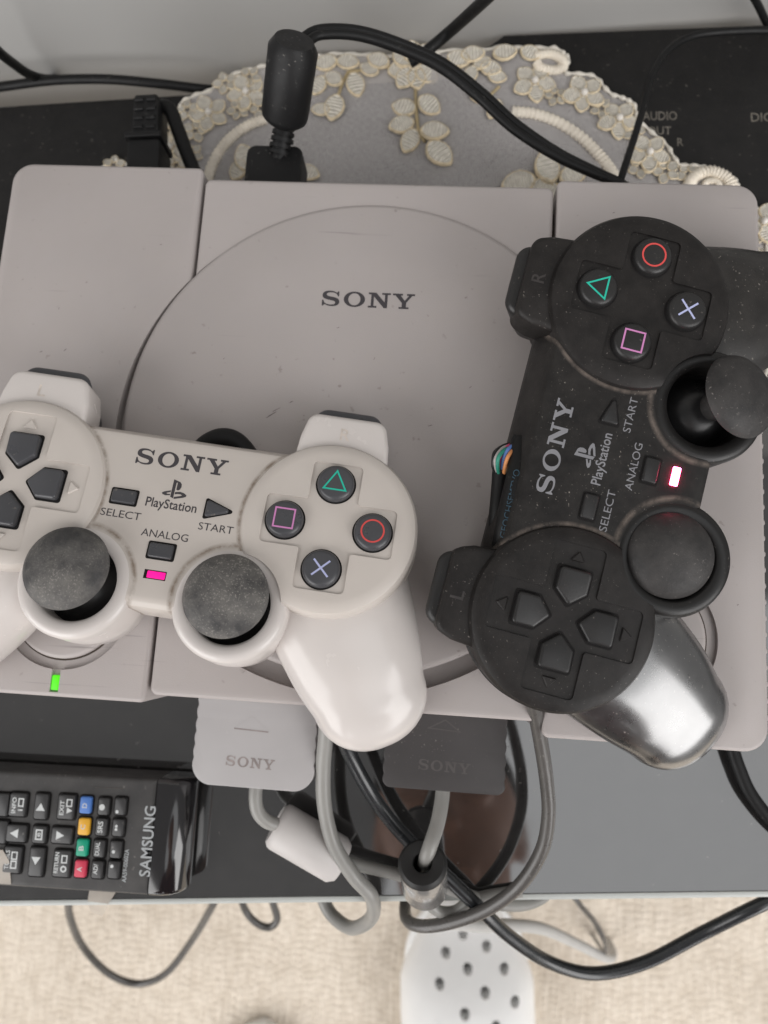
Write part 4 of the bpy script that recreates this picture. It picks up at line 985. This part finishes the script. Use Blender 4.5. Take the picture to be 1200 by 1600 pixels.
body.add(*tube([hd(0, 78, 12), hd(0, 94, -10), hd(0, 100, -26)], lambda t: 7 + 7 * t, 12, 4)); body.add(*tube([hd(-20, 76, -56), hd(0, 84, -55), hd(20, 76, -56)], 6, 10, 4))
for s in (-1, 1): body.add(*ellipsoid(hd(72 * s, -8, -6), (8, 17, 30), HM)); body.add(*ellipsoid(hd(34 * s, 76, 14), (20, 8, 9), HM))
nk = hd(0, -30, -70); CH = Vector((75, -440, 330))
body.add(*tube([hd(0, -22, -30), nk, CH + Vector((0, 40, 70))], 54, 20, 6))
sh = {}
for s in (-1, 1):
    S0 = CH + Vector((165 * s, 10, 40)); E0 = CH + Vector((215 * s, -170, -120)); W0 = CH + Vector((105 * s, -270, -330))
    sh[s] = (S0, E0, W0)
    body.add(*tube([CH + Vector((60 * s, 0, 30)), S0, S0.lerp(E0, .5), E0, E0.lerp(W0, .5), W0], lambda t: 52 - 26 * t, 16, 6))
    pm = W0 + Vector((-6 * s, 30, -40)); body.add(*ellipsoid(pm, (40, 40, 18)))
    for k, (dx, ln) in enumerate(((-27, 62), (-9, 74), (9, 72), (26, 56))):
        a = pm + Vector((dx, 26, -4)); body.add(*tube([a, a + Vector((dx * .12, ln * .35, -20)), a + Vector((dx * .2, ln * .4, -ln * .8))], lambda t: 9.5 - 2 * t, 10, 4))
    a = pm + Vector((-34 * s, -8, -4)); body.add(*tube([a, a + Vector((-24 * s, 24, 2)), a + Vector((-32 * s, 50, -6))], lambda t: 11 - 2.5 * t, 10, 4))
body.add(*tube([CH + Vector((0, 10, 60)), CH, CH + Vector((0, -190, -130)), CH + Vector((0, -360, -250))], lambda t: 110 - 10 * t, 20, 5, 1.0))
for s in (-1, 1): body.add(*tube([CH + Vector((60 * s, -360, -250)), CH + Vector((75 * s, -350, -450)), CH + Vector((80 * s, -400, FLOOR_Z - CH.z + 30))], lambda t: 82 - 30 * t, 16, 5))
remeshed('body', body, M['skin'], pe, 5)
st = MB(); st.add(*tube([CH + Vector((0, 44, 62)), CH + Vector((0, 10, 40)), CH + Vector((0, -190, -130)), CH + Vector((0, -350, -240))], lambda t: 84 + 50 * min(1, t * 4) - 8 * t, 24, 6))
for s in (-1, 1):
    S0, E0, W0 = sh[s]; st.add(*tube([CH + Vector((40 * s, 5, 36)), S0 + Vector((-10 * s, 0, 4)), S0.lerp(E0, .5), E0, E0.lerp(W0, .25)], lambda t: 66 - 20 * t, 16, 6))
remeshed('shirt', st, M['shirt'], pe, 7)
hr = MB(); hr.add(*ellipsoid(hd(0, -22, 42), (80, 92, 82), HM)); remeshed('hair', hr, M['hair'], pe, 7)
tr = MB()
for s in (-1, 1): tr.add(*tube([CH + Vector((40 * s, -350, -245)), CH + Vector((75 * s, -350, -450)), CH + Vector((80 * s, -400, FLOOR_Z - CH.z + 6))], lambda t: 104 - 34 * t, 16, 5))
remeshed('trousers', tr, M['cable_black'], pe, 9)
